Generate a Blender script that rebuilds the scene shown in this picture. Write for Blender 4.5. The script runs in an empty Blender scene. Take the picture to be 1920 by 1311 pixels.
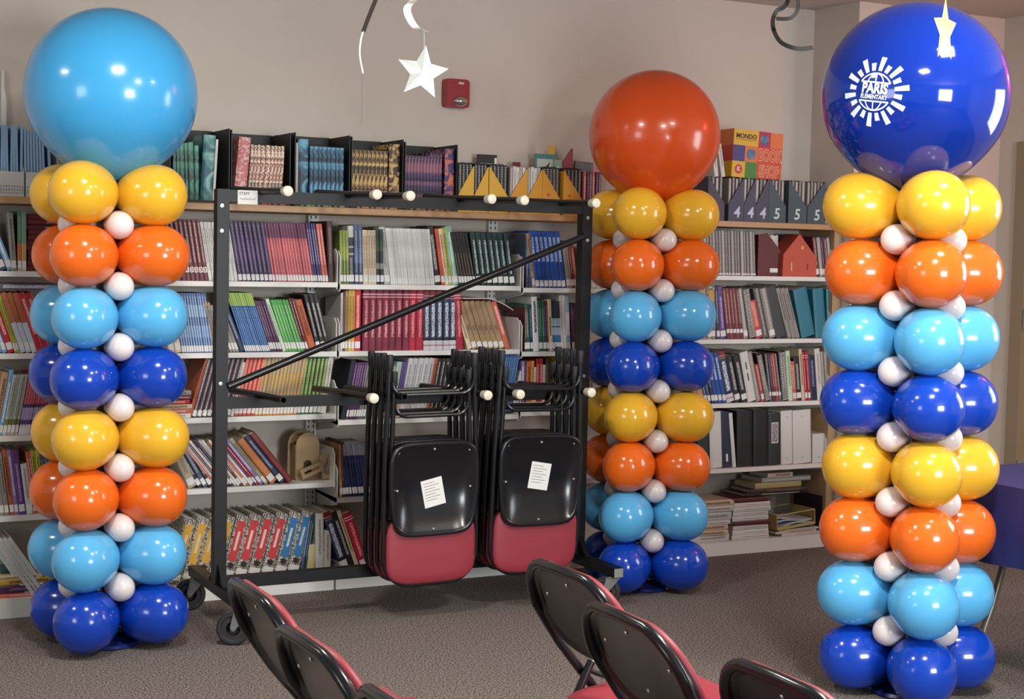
import bpy, bmesh, math, random
from mathutils import Vector, Matrix
random.seed(7)
C = bpy.context.scene.collection
SC = bpy.context.scene
# ------------------------------------------------------------------ camera
F, CX, CY, CAMH = 2840.0, 960.0, 655.5, 1.53
RX = Vector((0.88892847, 0.01040012, -0.45792796))
RY = Vector((-0.45758231, 0.06513843, -0.88677811))
RZ = Vector((0.02060611, 0.99782204, 0.06266232))
cam = bpy.data.cameras.new('camera'); camo = bpy.data.objects.new('camera', cam); C.objects.link(camo)
cam.sensor_fit = 'HORIZONTAL'; cam.sensor_width = 36.0; cam.lens = F * 36.0 / 1920.0
cam.clip_start = 0.05; cam.clip_end = 100
camo.matrix_world = Matrix(((RX.x, RX.y, RX.z, 0), (RY.x, RY.y, RY.z, 0), (RZ.x, RZ.y, RZ.z, CAMH), (0, 0, 0, 1)))
SC.camera = camo
def ray(px, py):
    v = Vector(((px - CX) / F, -(py - CY) / F, -1.0))
    return Vector((RX.dot(v), RY.dot(v), RZ.dot(v)))
def at_y(px, py, Y):
    d = ray(px, py); t = Y / d.y; return Vector((d.x * t, Y, CAMH + d.z * t))
def at_z(px, py, z):
    d = ray(px, py); t = (z - CAMH) / d.z; return Vector((d.x * t, d.y * t, z))
def at_d(px, py, dep):
    d = ray(px, py); return Vector((d.x * dep, d.y * dep, CAMH + d.z * dep))
def x_at(px, Y, z):
    # world X on the line (Y, z) that falls under image column px
    k = (px - CX) / F; dz = z - CAMH
    a0 = RX.x + k * RX.z
    b = (RY.x + k * RY.z) * Y + (RZ.x + k * RZ.z) * dz
    return -b / a0
# ------------------------------------------------------------------ world, lights, exposure
w = bpy.data.worlds.new('world'); SC.world = w; w.use_nodes = True
bg = w.node_tree.nodes['Background']; bg.inputs[0].default_value = (0.86, 0.93, 1.0, 1); bg.inputs[1].default_value = 0.4
def area(name, loc, target, sx, sy, power, col):
    l = bpy.data.lights.new(name, 'AREA'); l.shape = 'RECTANGLE'; l.size = sx; l.size_y = sy; l.energy = power; l.color = col
    o = bpy.data.objects.new(name, l); C.objects.link(o); o.location = loc
    o.rotation_euler = (Vector(target) - Vector(loc)).to_track_quat('-Z', 'Y').to_euler(); return o
# ceiling fittings: the balloons mirror them, all above the frame, flush with the ceiling
CEILING_SPOTS = [(-0.9, 5.2, 20), (1.15, 4.1, 48), (2.6, 2.4, 80), (3.6, 3.15, 24)]
for i_, (lx, ly, pw) in enumerate(CEILING_SPOTS):
    for k_, dx in enumerate((-0.085, 0.085)):
        area('ceiling_lamp_%d_offscreen' % (2 * i_ + k_ + 1), (lx + dx, ly, 2.875), (lx + dx, ly + 0.001, 0), 0.15, 0.30, pw / 2, (1.0, 0.96, 0.90))
# windows in the room's unseen sides, each lying in its wall
area('window_left_offscreen', (-3.95, 1.5, 1.75), (0, 1.5, 1.75), 1.8, 1.4, 60, (0.95, 0.97, 1.0))
area('window_right_offscreen', (6.27, 3.3, 1.75), (0, 3.3, 1.75), 1.1, 1.3, 46, (0.86, 0.94, 1.0))
area('window_behind_offscreen', (2.9, -2.45, 1.6), (2.9, 4, 1.6), 1.8, 1.4, 270, (0.90, 0.96, 1.0))
# red lamp on the right-hand side, mirrored as red dots by the balloons
l = bpy.data.lights.new('red_lamp_right_offscreen', 'POINT'); l.energy = 16; l.shadow_soft_size = 0.05; l.color = (1.0, 0.10, 0.08)
o = bpy.data.objects.new('red_lamp_right_offscreen', l); C.objects.link(o); o.location = (6.15, 4.6, 2.62)
vs = SC.view_settings; vs.view_transform = 'Standard'; vs.look = 'None'; vs.exposure = 0.0; vs.gamma = 1.0; vs.use_curve_mapping = False
# ------------------------------------------------------------------ helpers
def lin(c):
    if isinstance(c, str):
        c = c.lstrip('#'); c = tuple(int(c[i:i + 2], 16) for i in (0, 2, 4))
    return tuple((x / 255 / 12.92 if x / 255 <= 0.04045 else ((x / 255 + 0.055) / 1.055) ** 2.4) for x in c[:3]) + (1,)
MATS = {}
def mat(name, col, rough=0.5, metal=0.0, spec=0.5, coat=0.0, noise=None, bump=None, sub=0.0, emit=None):
    if name in MATS: return MATS[name]
    m = bpy.data.materials.new(name); m.use_nodes = True; nt = m.node_tree; b = nt.nodes['Principled BSDF']
    b.inputs['Base Color'].default_value = lin(col); b.inputs['Roughness'].default_value = rough; b.inputs['Metallic'].default_value = metal
    b.inputs['Specular IOR Level'].default_value = spec; b.inputs['Coat Weight'].default_value = coat
    if sub: b.inputs['Subsurface Weight'].default_value = sub; b.inputs['Subsurface Radius'].default_value = (0.03, 0.03, 0.03)
    if emit: b.inputs['Emission Color'].default_value = lin(emit[0]); b.inputs['Emission Strength'].default_value = emit[1]
    if noise or bump:
        tc = nt.nodes.new('ShaderNodeTexCoord')
    if noise:
        n = nt.nodes.new('ShaderNodeTexNoise'); n.inputs['Scale'].default_value = noise[0]; n.inputs['Detail'].default_value = 6
        nt.links.new(tc.outputs['Object'], n.inputs['Vector'])
        if len(noise) > 3:
            mp = nt.nodes.new('ShaderNodeMapping'); mp.inputs['Scale'].default_value = noise[3]
            nt.links.new(tc.outputs['Object'], mp.inputs['Vector']); nt.links.new(mp.outputs[0], n.inputs['Vector'])
        r = nt.nodes.new('ShaderNodeValToRGB'); r.color_ramp.elements[0].color = lin(noise[1]); r.color_ramp.elements[1].color = lin(noise[2])
        r.color_ramp.elements[0].position = noise[4] if len(noise) > 4 else 0.35; r.color_ramp.elements[1].position = 1 - (noise[4] if len(noise) > 4 else 0.35)
        nt.links.new(n.outputs[0], r.inputs[0]); nt.links.new(r.outputs[0], b.inputs['Base Color'])
    if bump:
        n2 = nt.nodes.new('ShaderNodeTexNoise'); n2.inputs['Scale'].default_value = bump[0]; n2.inputs['Detail'].default_value = 4
        nt.links.new(tc.outputs['Object'], n2.inputs['Vector'])
        bp = nt.nodes.new('ShaderNodeBump'); bp.inputs['Strength'].default_value = bump[1]; bp.inputs['Distance'].default_value = bump[2] if len(bump) > 2 else 0.01
        nt.links.new(n2.outputs[0], bp.inputs['Height']); nt.links.new(bp.outputs[0], b.inputs['Normal'])
    MATS[name] = m; return m
class MB:
    def __init__(s): s.v = []; s.f = []
    def add(s, vs, fs):
        o = len(s.v); s.v += [tuple(p) for p in vs]; s.f += [tuple(i + o for i in f) for f in fs]; return s
    def box(s, x0, x1, y0, y1, z0, z1):
        return s.add([(x0, y0, z0), (x1, y0, z0), (x1, y1, z0), (x0, y1, z0), (x0, y0, z1), (x1, y0, z1), (x1, y1, z1), (x0, y1, z1)],
                     [(0, 3, 2, 1), (4, 5, 6, 7), (0, 1, 5, 4), (1, 2, 6, 5), (2, 3, 7, 6), (3, 0, 4, 7)])
    def prism(s, pts, axis, a, b):
        # closed outline of 2-D points extruded along an axis: 'x' -> (y,z), 'y' -> (x,z), 'z' -> (x,y)
        def P(p, t): return {'x': (t, p[0], p[1]), 'y': (p[0], t, p[1]), 'z': (p[0], p[1], t)}[axis]
        n = len(pts); vs = [P(p, a) for p in pts] + [P(p, b) for p in pts]
        return s.add(vs, [tuple(range(n))[::-1], tuple(range(n, 2 * n))] + [(i, (i + 1) % n, (i + 1) % n + n, i + n) for i in range(n)])
    def tube(s, path, r, seg=10, caps=True):
        P = [Vector(p) for p in path]; n = len(P)
        t0 = (P[1] - P[0]).normalized(); up = Vector((0, 0, 1)) if abs(t0.z) < 0.9 else Vector((1, 0, 0))
        nrm = t0.cross(up).normalized(); vs = []; fs = []; prev = t0
        for i in range(n):
            t = (P[min(i + 1, n - 1)] - P[max(i - 1, 0)]).normalized()
            q = prev.rotation_difference(t); nrm = (q @ nrm); nrm = (nrm - t * nrm.dot(t)).normalized(); prev = t
            bn = t.cross(nrm); rr = r[i] if isinstance(r, (list, tuple)) else r
            for k in range(seg):
                a = 2 * math.pi * k / seg; vs.append(P[i] + nrm * (math.cos(a) * rr) + bn * (math.sin(a) * rr))
        for i in range(n - 1):
            for k in range(seg):
                fs.append((i * seg + k, i * seg + (k + 1) % seg, (i + 1) * seg + (k + 1) % seg, (i + 1) * seg + k))
        if caps: fs += [tuple(range(seg))[::-1], tuple(range((n - 1) * seg, n * seg))]
        return s.add(vs, fs)
    def lathe(s, prof, seg=24, M=None):
        # profile of (radius, z), turned about z, then placed by M; zero radii close the shape
        vs = []; fs = []; rings = []
        for r, z in prof:
            if r < 1e-6: rings.append([len(vs)]); vs.append(Vector((0, 0, z)))
            else:
                rings.append(list(range(len(vs), len(vs) + seg)))
                vs += [Vector((r * math.cos(2 * math.pi * k / seg), r * math.sin(2 * math.pi * k / seg), z)) for k in range(seg)]
        for a, b in zip(rings, rings[1:]):
            for k in range(seg):
                k2 = (k + 1) % seg
                if len(a) == 1 and len(b) == 1: continue
                if len(a) == 1: fs.append((a[0], b[k2], b[k]))
                elif len(b) == 1: fs.append((a[k], a[k2], b[0]))
                else: fs.append((a[k], a[k2], b[k2], b[k]))
        if M is not None: vs = [M @ v for v in vs]
        return s.add(vs, fs)
    def data(s, name, smooth=False):
        me = bpy.data.meshes.new(name); me.from_pydata(s.v, [], s.f)
        bm = bmesh.new(); bm.from_mesh(me); bmesh.ops.recalc_face_normals(bm, faces=bm.faces); bm.to_mesh(me); bm.free()
        if smooth:
            me.polygons.foreach_set('use_smooth', [True] * len(me.polygons))
            if smooth != 'all': 
                try: me.set_sharp_from_angle(angle=math.radians(40))
                except Exception: pass
        me.update(); return me
    def build(s, name, m, parent=None, smooth=False, loc=None, rot=None):
        return obj(name, s.data(name, smooth), m, parent, loc, rot)
def obj(name, me, m, parent=None, loc=None, rot=None):
    if m is not None and not me.materials: me.materials.append(m)
    o = bpy.data.objects.new(name, me); C.objects.link(o)
    if parent: o.parent = parent
    if loc is not None: o.location = loc
    if rot is not None: o.rotation_euler = rot
    return o
def tag(o, label, cat, group=None, kind=None):
    o['label'] = label; o['category'] = cat
    if group: o['group'] = group
    if kind: o['kind'] = kind
    return o
def empty(name, loc=(0, 0, 0), rot=(0, 0, 0)):
    o = bpy.data.objects.new(name, None); C.objects.link(o); o.location = loc; o.rotation_euler = rot; o.empty_display_size = 0.05; return o
def dup(root, loc=None, rot=None, parent=None):
    r = root.copy(); C.objects.link(r); r.parent = parent
    if loc is not None: r.location = loc
    if rot is not None: r.rotation_euler = rot
    for ch in [c for c in root.children]: 
        dup(ch, parent=r)
    return r
def struct(o): o['kind'] = 'structure'; return o
TXT = {}
def text_data(body, size, ext=0.0006, shear=0.0, bold=0.0, align='CENTER', spacing=1.0):
    key = (body, size, ext, shear, bold, align, spacing)
    if key in TXT: return TXT[key]
    cu = bpy.data.curves.new('lettering', 'FONT'); cu.body = body; cu.size = size; cu.extrude = ext; cu.shear = shear; cu.offset = bold
    cu.align_x = align; cu.align_y = 'CENTER'; cu.resolution_u = 3; cu.space_character = spacing
    o = bpy.data.objects.new('lettering', cu); C.objects.link(o)
    dg = bpy.context.evaluated_depsgraph_get(); me = bpy.data.meshes.new_from_object(o.evaluated_get(dg))
    bpy.data.objects.remove(o); bpy.data.curves.remove(cu); me.name = 'lettering'
    TXT[key] = me; return me
def text(name, body, size, m, parent, loc, rot=(math.pi / 2, 0, 0), **k):
    me = text_data(body, size, **k)
    if not me.materials: me.materials.append(m)
    elif me.materials[0] != m: me = me.copy(); me.materials[0] = m
    return obj(name, me, None, parent, loc, rot)
# ------------------------------------------------------------------ common materials
WHITE_METAL = mat('shelf_white_enamel', '#dcd9d2', 0.4)
BLACK_STEEL = mat('black_powder_coat', '#111012', 0.42, spec=0.35)
BLACK_GLOSS = mat('black_gloss_paint', '#17171a', 0.22)
BLACK_PLASTIC = mat('black_plastic', '#141416', 0.5)
STEEL = mat('zinc_plated_steel', '#b9bcbf', 0.3, metal=0.9)
RED_VINYL = mat('red_vinyl', '#8e2d39', 0.5, bump=(900, 0.08, 0.001))
CAPW = mat('cream_plastic_cap', '#d9d3bf', 0.4)
PAPER = mat('book_paper', '#cfc8b8', 0.8)
LABELW = mat('white_label_paper', '#dcdad6', 0.6)
WHITE_PAPER = mat('white_paper', '#dedcd6', 0.7)
INK = mat('dark_print', '#4a4a4e', 0.7)
# ------------------------------------------------------------------ the room
ZC = 2.887; YW = 6.67; XR = 5.255; YR = 6.30; XD = 6.28
WALL = mat('beige_wall_paint', '#c1b6aa', 0.75, noise=(3.0, '#c0b5a9', '#c3b8ac'), bump=(260, 0.12, 0.002))
CEIL = mat('ceiling_paint', '#c2b6ab', 0.8, bump=(200, 0.15, 0.002))
CARPET = mat('grey_brown_carpet', '#7a7370', 0.95, spec=0.1, noise=(150, '#3f3a3a', '#958a82', (1, 1, 1), 0.40), bump=(220, 0.7, 0.006))
struct(MB().box(-4, 7.5, -2.5, 7.0, -0.06, 0).build('floor', CARPET))
struct(MB().box(-4, 7.5, -2.5, 7.0, ZC, ZC + 0.06).build('ceiling', CEIL))
struct(MB().box(-4, XR, YW, YW + 0.1, 0, ZC).build('wall_back', WALL))
struct(MB().prism([(XR, YW + 0.1), (XR, YR), (XD, YR), (XD, YR + 0.1), (XR + 0.1, YR + 0.1), (XR + 0.1, YW + 0.1)], 'z', 0, ZC).build('wall_alcove', WALL))
# right hand wall with a door opening
DY0, DY1, DZ = 5.17, 6.10, 2.14
wr = MB()
wr.box(XD, XD + 0.12, DY1, YR + 0.1, 0, ZC); wr.box(XD, XD + 0.12, DY0, DY1, DZ, ZC); wr.box(XD, XD + 0.12, -2.5, DY0, 0, ZC)
struct(wr.build('wall_right', WALL))
OAK = mat('oak_veneer', '#a98a66', 0.45, noise=(5, '#9c7d5a', '#b0916c', (1, 1, 0.06)))
FRAME = mat('tan_door_frame', '#8d7d64', 0.45)
d = struct(MB().box(XD + 0.03, XD + 0.07, DY0 + 0.03, DY1 - 0.03, 0.01, DZ - 0.03).build('door_1', OAK))
fr = MB().box(XD - 0.02, XD + 0.1, DY1 - 0.03, DY1 + 0.055, 0, DZ + 0.06)
fr.box(XD - 0.02, XD + 0.1, DY0 - 0.055, DY0 + 0.03, 0, DZ + 0.06); fr.box(XD - 0.019, XD + 0.099, DY0 + 0.03, DY1 - 0.03, DZ - 0.03, DZ + 0.059)
fr.build('door_frame', FRAME, d)
for z in (0.35, 1.18, 1.9):
    h = MB().tube([(XD - 0.012, DY1 - 0.045, z), (XD - 0.012, DY1 - 0.045, z + 0.11)], 0.009, 8).build('hinge', STEEL, d, True)
MB().tube([(XD + 0.03, DY0 + 0.1, 1.0), (XD - 0.03, DY0 + 0.1, 1.0), (XD - 0.03, DY0 + 0.22, 1.0)], 0.01, 8).build('door_handle', STEEL, d, True)
s = MB().box(XD + 0.026, XD + 0.031, DY1 - 0.20, DY1 - 0.06, 1.92, 2.07).build('notice_sheet', WHITE_PAPER, None)
tag(s, 'white notice sheet fixed to the oak door', 'notice')
# base of the walls
BASEB = mat('dark_vinyl_base', '#3b3733', 0.5)
struct(MB().box(XR, XD, YR - 0.012, YR, 0, 0.1).build('baseboard_alcove', BASEB))
struct(MB().box(XD - 0.012, XD, DY1 + 0.055, YR - 0.012, 0, 0.1).build('baseboard_right', BASEB))
# ------------------------------------------------------------------ shelving
YF = 6.37; YS = 6.392        # shelf front edge, book spines
BAYX = {'A': (0.60, 1.505), 'B': (1.512, 2.408), 'C': (2.418, 3.332), 'D': (3.342, 4.245), 'E': (4.255, 5.195)}
ROWZ = {'A': (1.421, 1.087, 0.751, 0.422, 0.080), 'B': (1.389, 1.080, 0.800, 0.492, 0.078), 'C': (1.381, 1.080, 0.770, 0.417, 0.078),
        'D': (1.373, 1.068, 0.782, 0.440, 0.078), 'E': (1.444, 1.119, 0.789, 0.452, 0.070)}
BAYWORD = {'A': 'with the stack of maroon books on its top shelf', 'B': 'with the camouflage-pattern spines on its bottom shelf', 'C': 'behind the hanging folded chairs, with the long row of crimson books',
           'D': 'with the bright blue row on its top shelf', 'E': 'with the teal ring binders, ending at the tan side panel'}
WOOD = mat('maple_board', '#b08a62', 0.45, noise=(4, '#a9825b', '#b8946c', (0.25, 6, 6)))
PANEL = mat('tan_laminate_panel', '#a98c68', 0.5, noise=(6, '#a58863', '#ae916d', (5, 5, 0.4)))
def slots(o):
    return o
for b, (x0, x1) in BAYX.items():
    root = empty('bookcase', ((x0 + x1) / 2, YF, 0))
    tag(root, 'white metal bookcase bay ' + BAYWORD[b], 'bookcase', 'white bookcase bays along the wall')
    ox, oy = (x0 + x1) / 2, YF
    for i, z in enumerate(ROWZ[b]):
        if i < 4:
            m = MB(); t = 0.022
            m.prism([(0, z - t), (0.30, z - t + 0.012), (0.30, z), (0, z)], 'x', x0 - ox, x1 - ox)
            m.build('shelf', WHITE_METAL, root)
            for xe in (x0, x1 - 0.004):
                # end bracket: rises behind the lip, tapers below
                if (b == 'A' and xe == x0): continue
                br = MB().prism([(0.004, z - 0.03), (0.02, z - 0.036), (0.285, z - 0.075), (0.298, z - 0.075), (0.298, z + 0.15), (0.03, z + 0.15), (0.004, z + 0.125)], 'x', xe - ox, xe - ox + 0.004)
                br.build('shelf_bracket', WHITE_METAL, root)
        else:
            MB().box(x0 - ox, x1 - ox, 0, 0.30, 0.0, z).build('kick_base', WHITE_METAL, root)
    # slotted upright at the right end of the bay
    if b != 'E':
        # an open channel whose front is pierced by two rows of real slots
        u = MB()
        for a_, b_ in ((-0.046, -0.037), (-0.031, -0.013), (-0.007, 0.004)): u.box(x1 - ox + a_, x1 - ox + b_, 0.268, 0.270, 0, 1.69)
        for a_ in (-0.046, 0.002): u.box(x1 - ox + a_, x1 - ox + a_ + 0.002, 0.270, 0.30, 0, 1.69)
        for a_ in (-0.037, -0.013):
            zp = 0.0
            for k in range(1, 62):
                zz = 0.12 + k * 0.0255; u.box(x1 - ox + a_, x1 - ox + a_ + 0.006, 0.268, 0.270, zp, zz); zp = zz + 0.013
            u.box(x1 - ox + a_, x1 - ox + a_ + 0.006, 0.268, 0.270, zp, 1.69)
        u.build('slotted_upright', WHITE_METAL, root)['kind'] = 'stuff'
    else:
        MB().box(x1 - ox, x1 - ox + 0.052, -0.002, 0.30, 0, 1.692).build('end_panel', PANEL, root)
top = MB().prism([(6.352, 1.692), (YW, 1.692), (YW, 1.722), (6.352, 1.722), (6.349, 1.719), (6.349, 1.695)], 'x', 0.60, 5.25).build('wooden_top_board', WOOD)
tag(top, 'long maple board lying along the top of the white bookcases', 'shelf board')
# ------------------------------------------------------------------ books
def book_mat(name, stops, title=None, rng=(0.3, 0.9), width=0.22, pat=None, rough=0.45, freq=26):
    # stops: colours up the spine; title: colour of the printed lettering; pat: (scale, dark, light) printed cover pattern
    if name in MATS: return MATS[name]
    m = bpy.data.materials.new(name); m.use_nodes = True; nt = m.node_tree; b = nt.nodes['Principled BSDF']; b.inputs['Roughness'].default_value = rough
    L = nt.links.new; N = nt.nodes.new
    tc = N('ShaderNodeTexCoord'); sp = N('ShaderNodeSeparateXYZ'); L(tc.outputs['Generated'], sp.inputs[0])
    if isinstance(stops, str): stops = [(0, stops)]
    r = N('ShaderNodeValToRGB'); r.color_ramp.interpolation = 'CONSTANT'
    while len(r.color_ramp.elements) > 1: r.color_ramp.elements.remove(r.color_ramp.elements[-1])
    r.color_ramp.elements[0].position = 0; r.color_ramp.elements[0].color = lin(stops[0][1])
    for p, c in stops[1:]:
        e = r.color_ramp.elements.new(p); e.color = lin(c)
    L(sp.outputs[2], r.inputs[0]); out = r.outputs[0]
    if pat:
        n = N('ShaderNodeTexNoise'); n.inputs['Scale'].default_value = pat[0]; n.inputs['Detail'].default_value = 3; n.inputs['Distortion'].default_value = 1.2
        L(tc.outputs['Object'], n.inputs['Vector'])
        pr = N('ShaderNodeValToRGB'); pr.color_ramp.elements[0].position = 0.40; pr.color_ramp.elements[1].position = 0.56
        pr.color_ramp.elements[0].color = lin(pat[1]); pr.color_ramp.elements[1].color = lin(pat[2])
        if len(pat) > 3:
            e = pr.color_ramp.elements.new(0.48); e.color = lin(pat[3])
        L(n.outputs[0], pr.inputs[0]); out = pr.outputs[0]
    if title:
        def mth(op, a, bb):
            q = N('ShaderNodeMath'); q.operation = op
            for i, x in enumerate((a, bb)):
                if isinstance(x, (int, float)): q.inputs[i].default_value = x
                else: L(x, q.inputs[i])
            return q.outputs[0]
        gx = mth('ABSOLUTE', mth('SUBTRACT', sp.outputs[0], 0.5), 0)
        mk = mth('LESS_THAN', gx, width)
        mk = mth('MULTIPLY', mk, mth('GREATER_THAN', sp.outputs[2], rng[0])); mk = mth('MULTIPLY', mk, mth('LESS_THAN', sp.outputs[2], rng[1]))
        mk = mth('MULTIPLY', mk, mth('LESS_THAN', sp.outputs[1], 0.02))
        cb = N('ShaderNodeCombineXYZ'); L(mth('MULTIPLY', sp.outputs[0], 3.0), cb.inputs[0]); L(mth('MULTIPLY', sp.outputs[2], float(freq)), cb.inputs[2])
        nz = N('ShaderNodeTexNoise'); nz.inputs['Scale'].default_value = 2.0; nz.inputs['Detail'].default_value = 1; L(cb.outputs[0], nz.inputs['Vector'])
        mk = mth('MULTIPLY', mk, mth('GREATER_THAN', nz.outputs[0], 0.43))
        mx = N('ShaderNodeMix'); mx.data_type = 'RGBA'; L(mk, mx.inputs[0]); L(out, mx.inputs[6]); mx.inputs[7].default_value = lin(title); out = mx.outputs[2]
    oi = N('ShaderNodeObjectInfo'); hs = N('ShaderNodeHueSaturation')
    mr = N('ShaderNodeMapRange'); mr.inputs[3].default_value = 0.86; mr.inputs[4].default_value = 1.1; L(oi.outputs['Random'], mr.inputs[0]); L(mr.outputs[0], hs.inputs['Value'])
    L(out, hs.inputs['Color']); L(hs.outputs[0], b.inputs['Base Color'])
    MATS[name] = m; return m
BK = {}
def q(x, s=0.0005): return round(x / s) * s
def cover_data(t, d, h, m, soft=False):
    key = ('c', q(t), q(d, 0.005), q(h, 0.002), m.name)
    if key in BK: return BK[key]
    c = min(0.0022, t * 0.22); r = min(0.10 * t, 0.004)
    P = [(-t / 2, d), (-t / 2, r), (-0.3 * t, 0), (0.3 * t, 0), (t / 2, r), (t / 2, d), (t / 2 - c, d), (t / 2 - c, r + c), (-t / 2 + c, r + c), (-t / 2 + c, d)]
    n = len(P); v = [(x, y, 0) for x, y in P] + [(x, y, h) for x, y in P]
    f = [(i, (i + 1) % n, (i + 1) % n + n, i + n) for i in range(n)]
    quads = [(0, 1, 8, 9), (1, 2, 3, 4), (1, 4, 7, 8), (4, 5, 6, 7)]
    f += [tuple(reversed(x)) for x in quads] + [tuple(i + n for i in x) for x in quads]
    mb = MB(); mb.add(v, f); me = mb.data('book_cover'); me.materials.append(m); BK[key] = me; return me
def pages_data(t, d, h, m=None):
    key = ('p', q(t), q(d, 0.005), q(h, 0.002), (m or PAPER).name)
    if key in BK: return BK[key]
    c = min(0.0022, t * 0.22); e = 0.0025
    me = MB().box(-t / 2 + c * 0.9, t / 2 - c * 0.9, 0.004, d - 0.004, e, h - e).data('book_pages'); me.materials.append(m or PAPER); BK[key] = me; return me
def sticker_data(t, z0, z1, m):
    key = ('s', q(t), z0, z1, m.name)
    if key in BK: return BK[key]
    me = MB().box(-t * 0.42, t * 0.42, -0.0007, 0.002, z0, z1).data('spine_label'); me.materials.append(m); BK[key] = me; return me
def make_book(name, t, d, h, m, loc, rot, label, cat, group, sticker=None, sz=(0.012, 0.042), coil=False):
    o = obj(name, cover_data(t, d, h, m), None, None, loc, rot); tag(o, label, cat, group)
    obj('pages', pages_data(t, d, h), None, o)
    if sticker: obj('spine_label', sticker_data(t, sz[0], sz[1], sticker), None, o)
    if coil: obj('wire_coil', coil_data(t, h, coil == 'thin'), None, o)
    return o
COILM = mat('white_plastic_coil', '#d6d2ca', 0.4)
def coil_data(t, h, thin=False):
    key = ('coil', q(t), q(h, 0.002), thin)
    if key in BK: return BK[key]
    mb = MB(); nn = int(h / 0.0085); z0 = 0.006
    mb.box(-t * 0.1, t * 0.1, 0.0, 0.004, z0, h - 0.006)
    for k in range(nn - 1):
        z = z0 + k * 0.0085
        ww = t * (0.22 if thin else 0.42); mb.box(-ww, ww, -0.0035, 0.003, z, z + (0.0024 if thin else 0.0034))
    me = mb.data('coil'); me.materials.append(COILM); BK[key] = me; return me
def lean_xf(X, z, t, lean):
    # lean in degrees: positive, the top leans towards lower X
    th = -math.radians(lean); lift = t / 2 * math.sin(abs(th))
    return (X, z + lift + 0.0004, th)
def run(bay, row, x0, x1, n, h, mats, label, lean=0.0, name='paperback_book', cat='book', d=0.20, stk=LABELW, gap=0.0, hj=0.0, sz=(0.012, 0.042), group=None, set_back=0.0, coil=False, fill=0.96, z=None, Y=None):
    z = (ROWZ[bay][row - 1] if z is None else z); y = (YS if Y is None else Y) + set_back
    X0, X1 = x_at(x0, y, z), x_at(x1, y, z)
    if not isinstance(mats, (list, tuple)): mats = [mats]
    pitch = (X1 - X0) / n; t = pitch * math.cos(math.radians(lean)) * fill
    g = group or ('row: ' + label)
    res = []
    for i in range(n):
        X = X0 + pitch * (i + 0.5)
        hh = h + (random.uniform(-hj, hj) if hj else 0); xx, zz, th = lean_xf(X, z, t, lean)
        res.append(make_book(name, t, d, hh, mats[i % len(mats)], (xx, y + (random.uniform(-0.003, 0.003)), zz), (0, th, 0), label, cat, g if n > 1 else None, stk, sz, coil))
    return res
def mix(bay, row, items, lean=0.0, name='paperback_book', d=0.20, z=None, cat='book', Y=None):
    # items: (x0, x1, height, material, label[, options])
    for it in items:
        x0, x1, h, m, lab = it[:5]; kw = dict(it[5]) if len(it) > 5 else {}
        run(bay, row, x0, x1, kw.pop('n', 1), h, m, lab, kw.pop('lean', lean), kw.pop('name', name), kw.pop('cat', cat), kw.pop('d', d), z=z, Y=Y, **kw)
def flat_stack(X0, y, z, items, name='hardcover_book', cat='book', group=None, spine_side=True):
    # books lying flat: (length along the shelf, depth, thickness, material, label, dx, dy, turn)
    zz = z
    for (L_, dp, t, m, lab, dx, dy, tr) in items:
        # a book lying on its side: its height runs along X
        o = obj(name, cover_data(t, dp, L_, m), None, None, (X0 + dx, y + dy, zz + t / 2 + 0.0004), Matrix.Rotation(tr, 3, 'Z').to_4x4().to_euler())
        o.matrix_world = Matrix.Translation((X0 + dx, y + dy, zz + t / 2 + 0.0004)) @ Matrix.Rotation(tr, 4, 'Z') @ Matrix.Rotation(math.pi / 2, 4, 'Y')
        tag(o, lab, cat, group); obj('pages', pages_data(t, dp, L_), None, o)
        zz += t + 0.0006
    return zz
bm_ = book_mat
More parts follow.
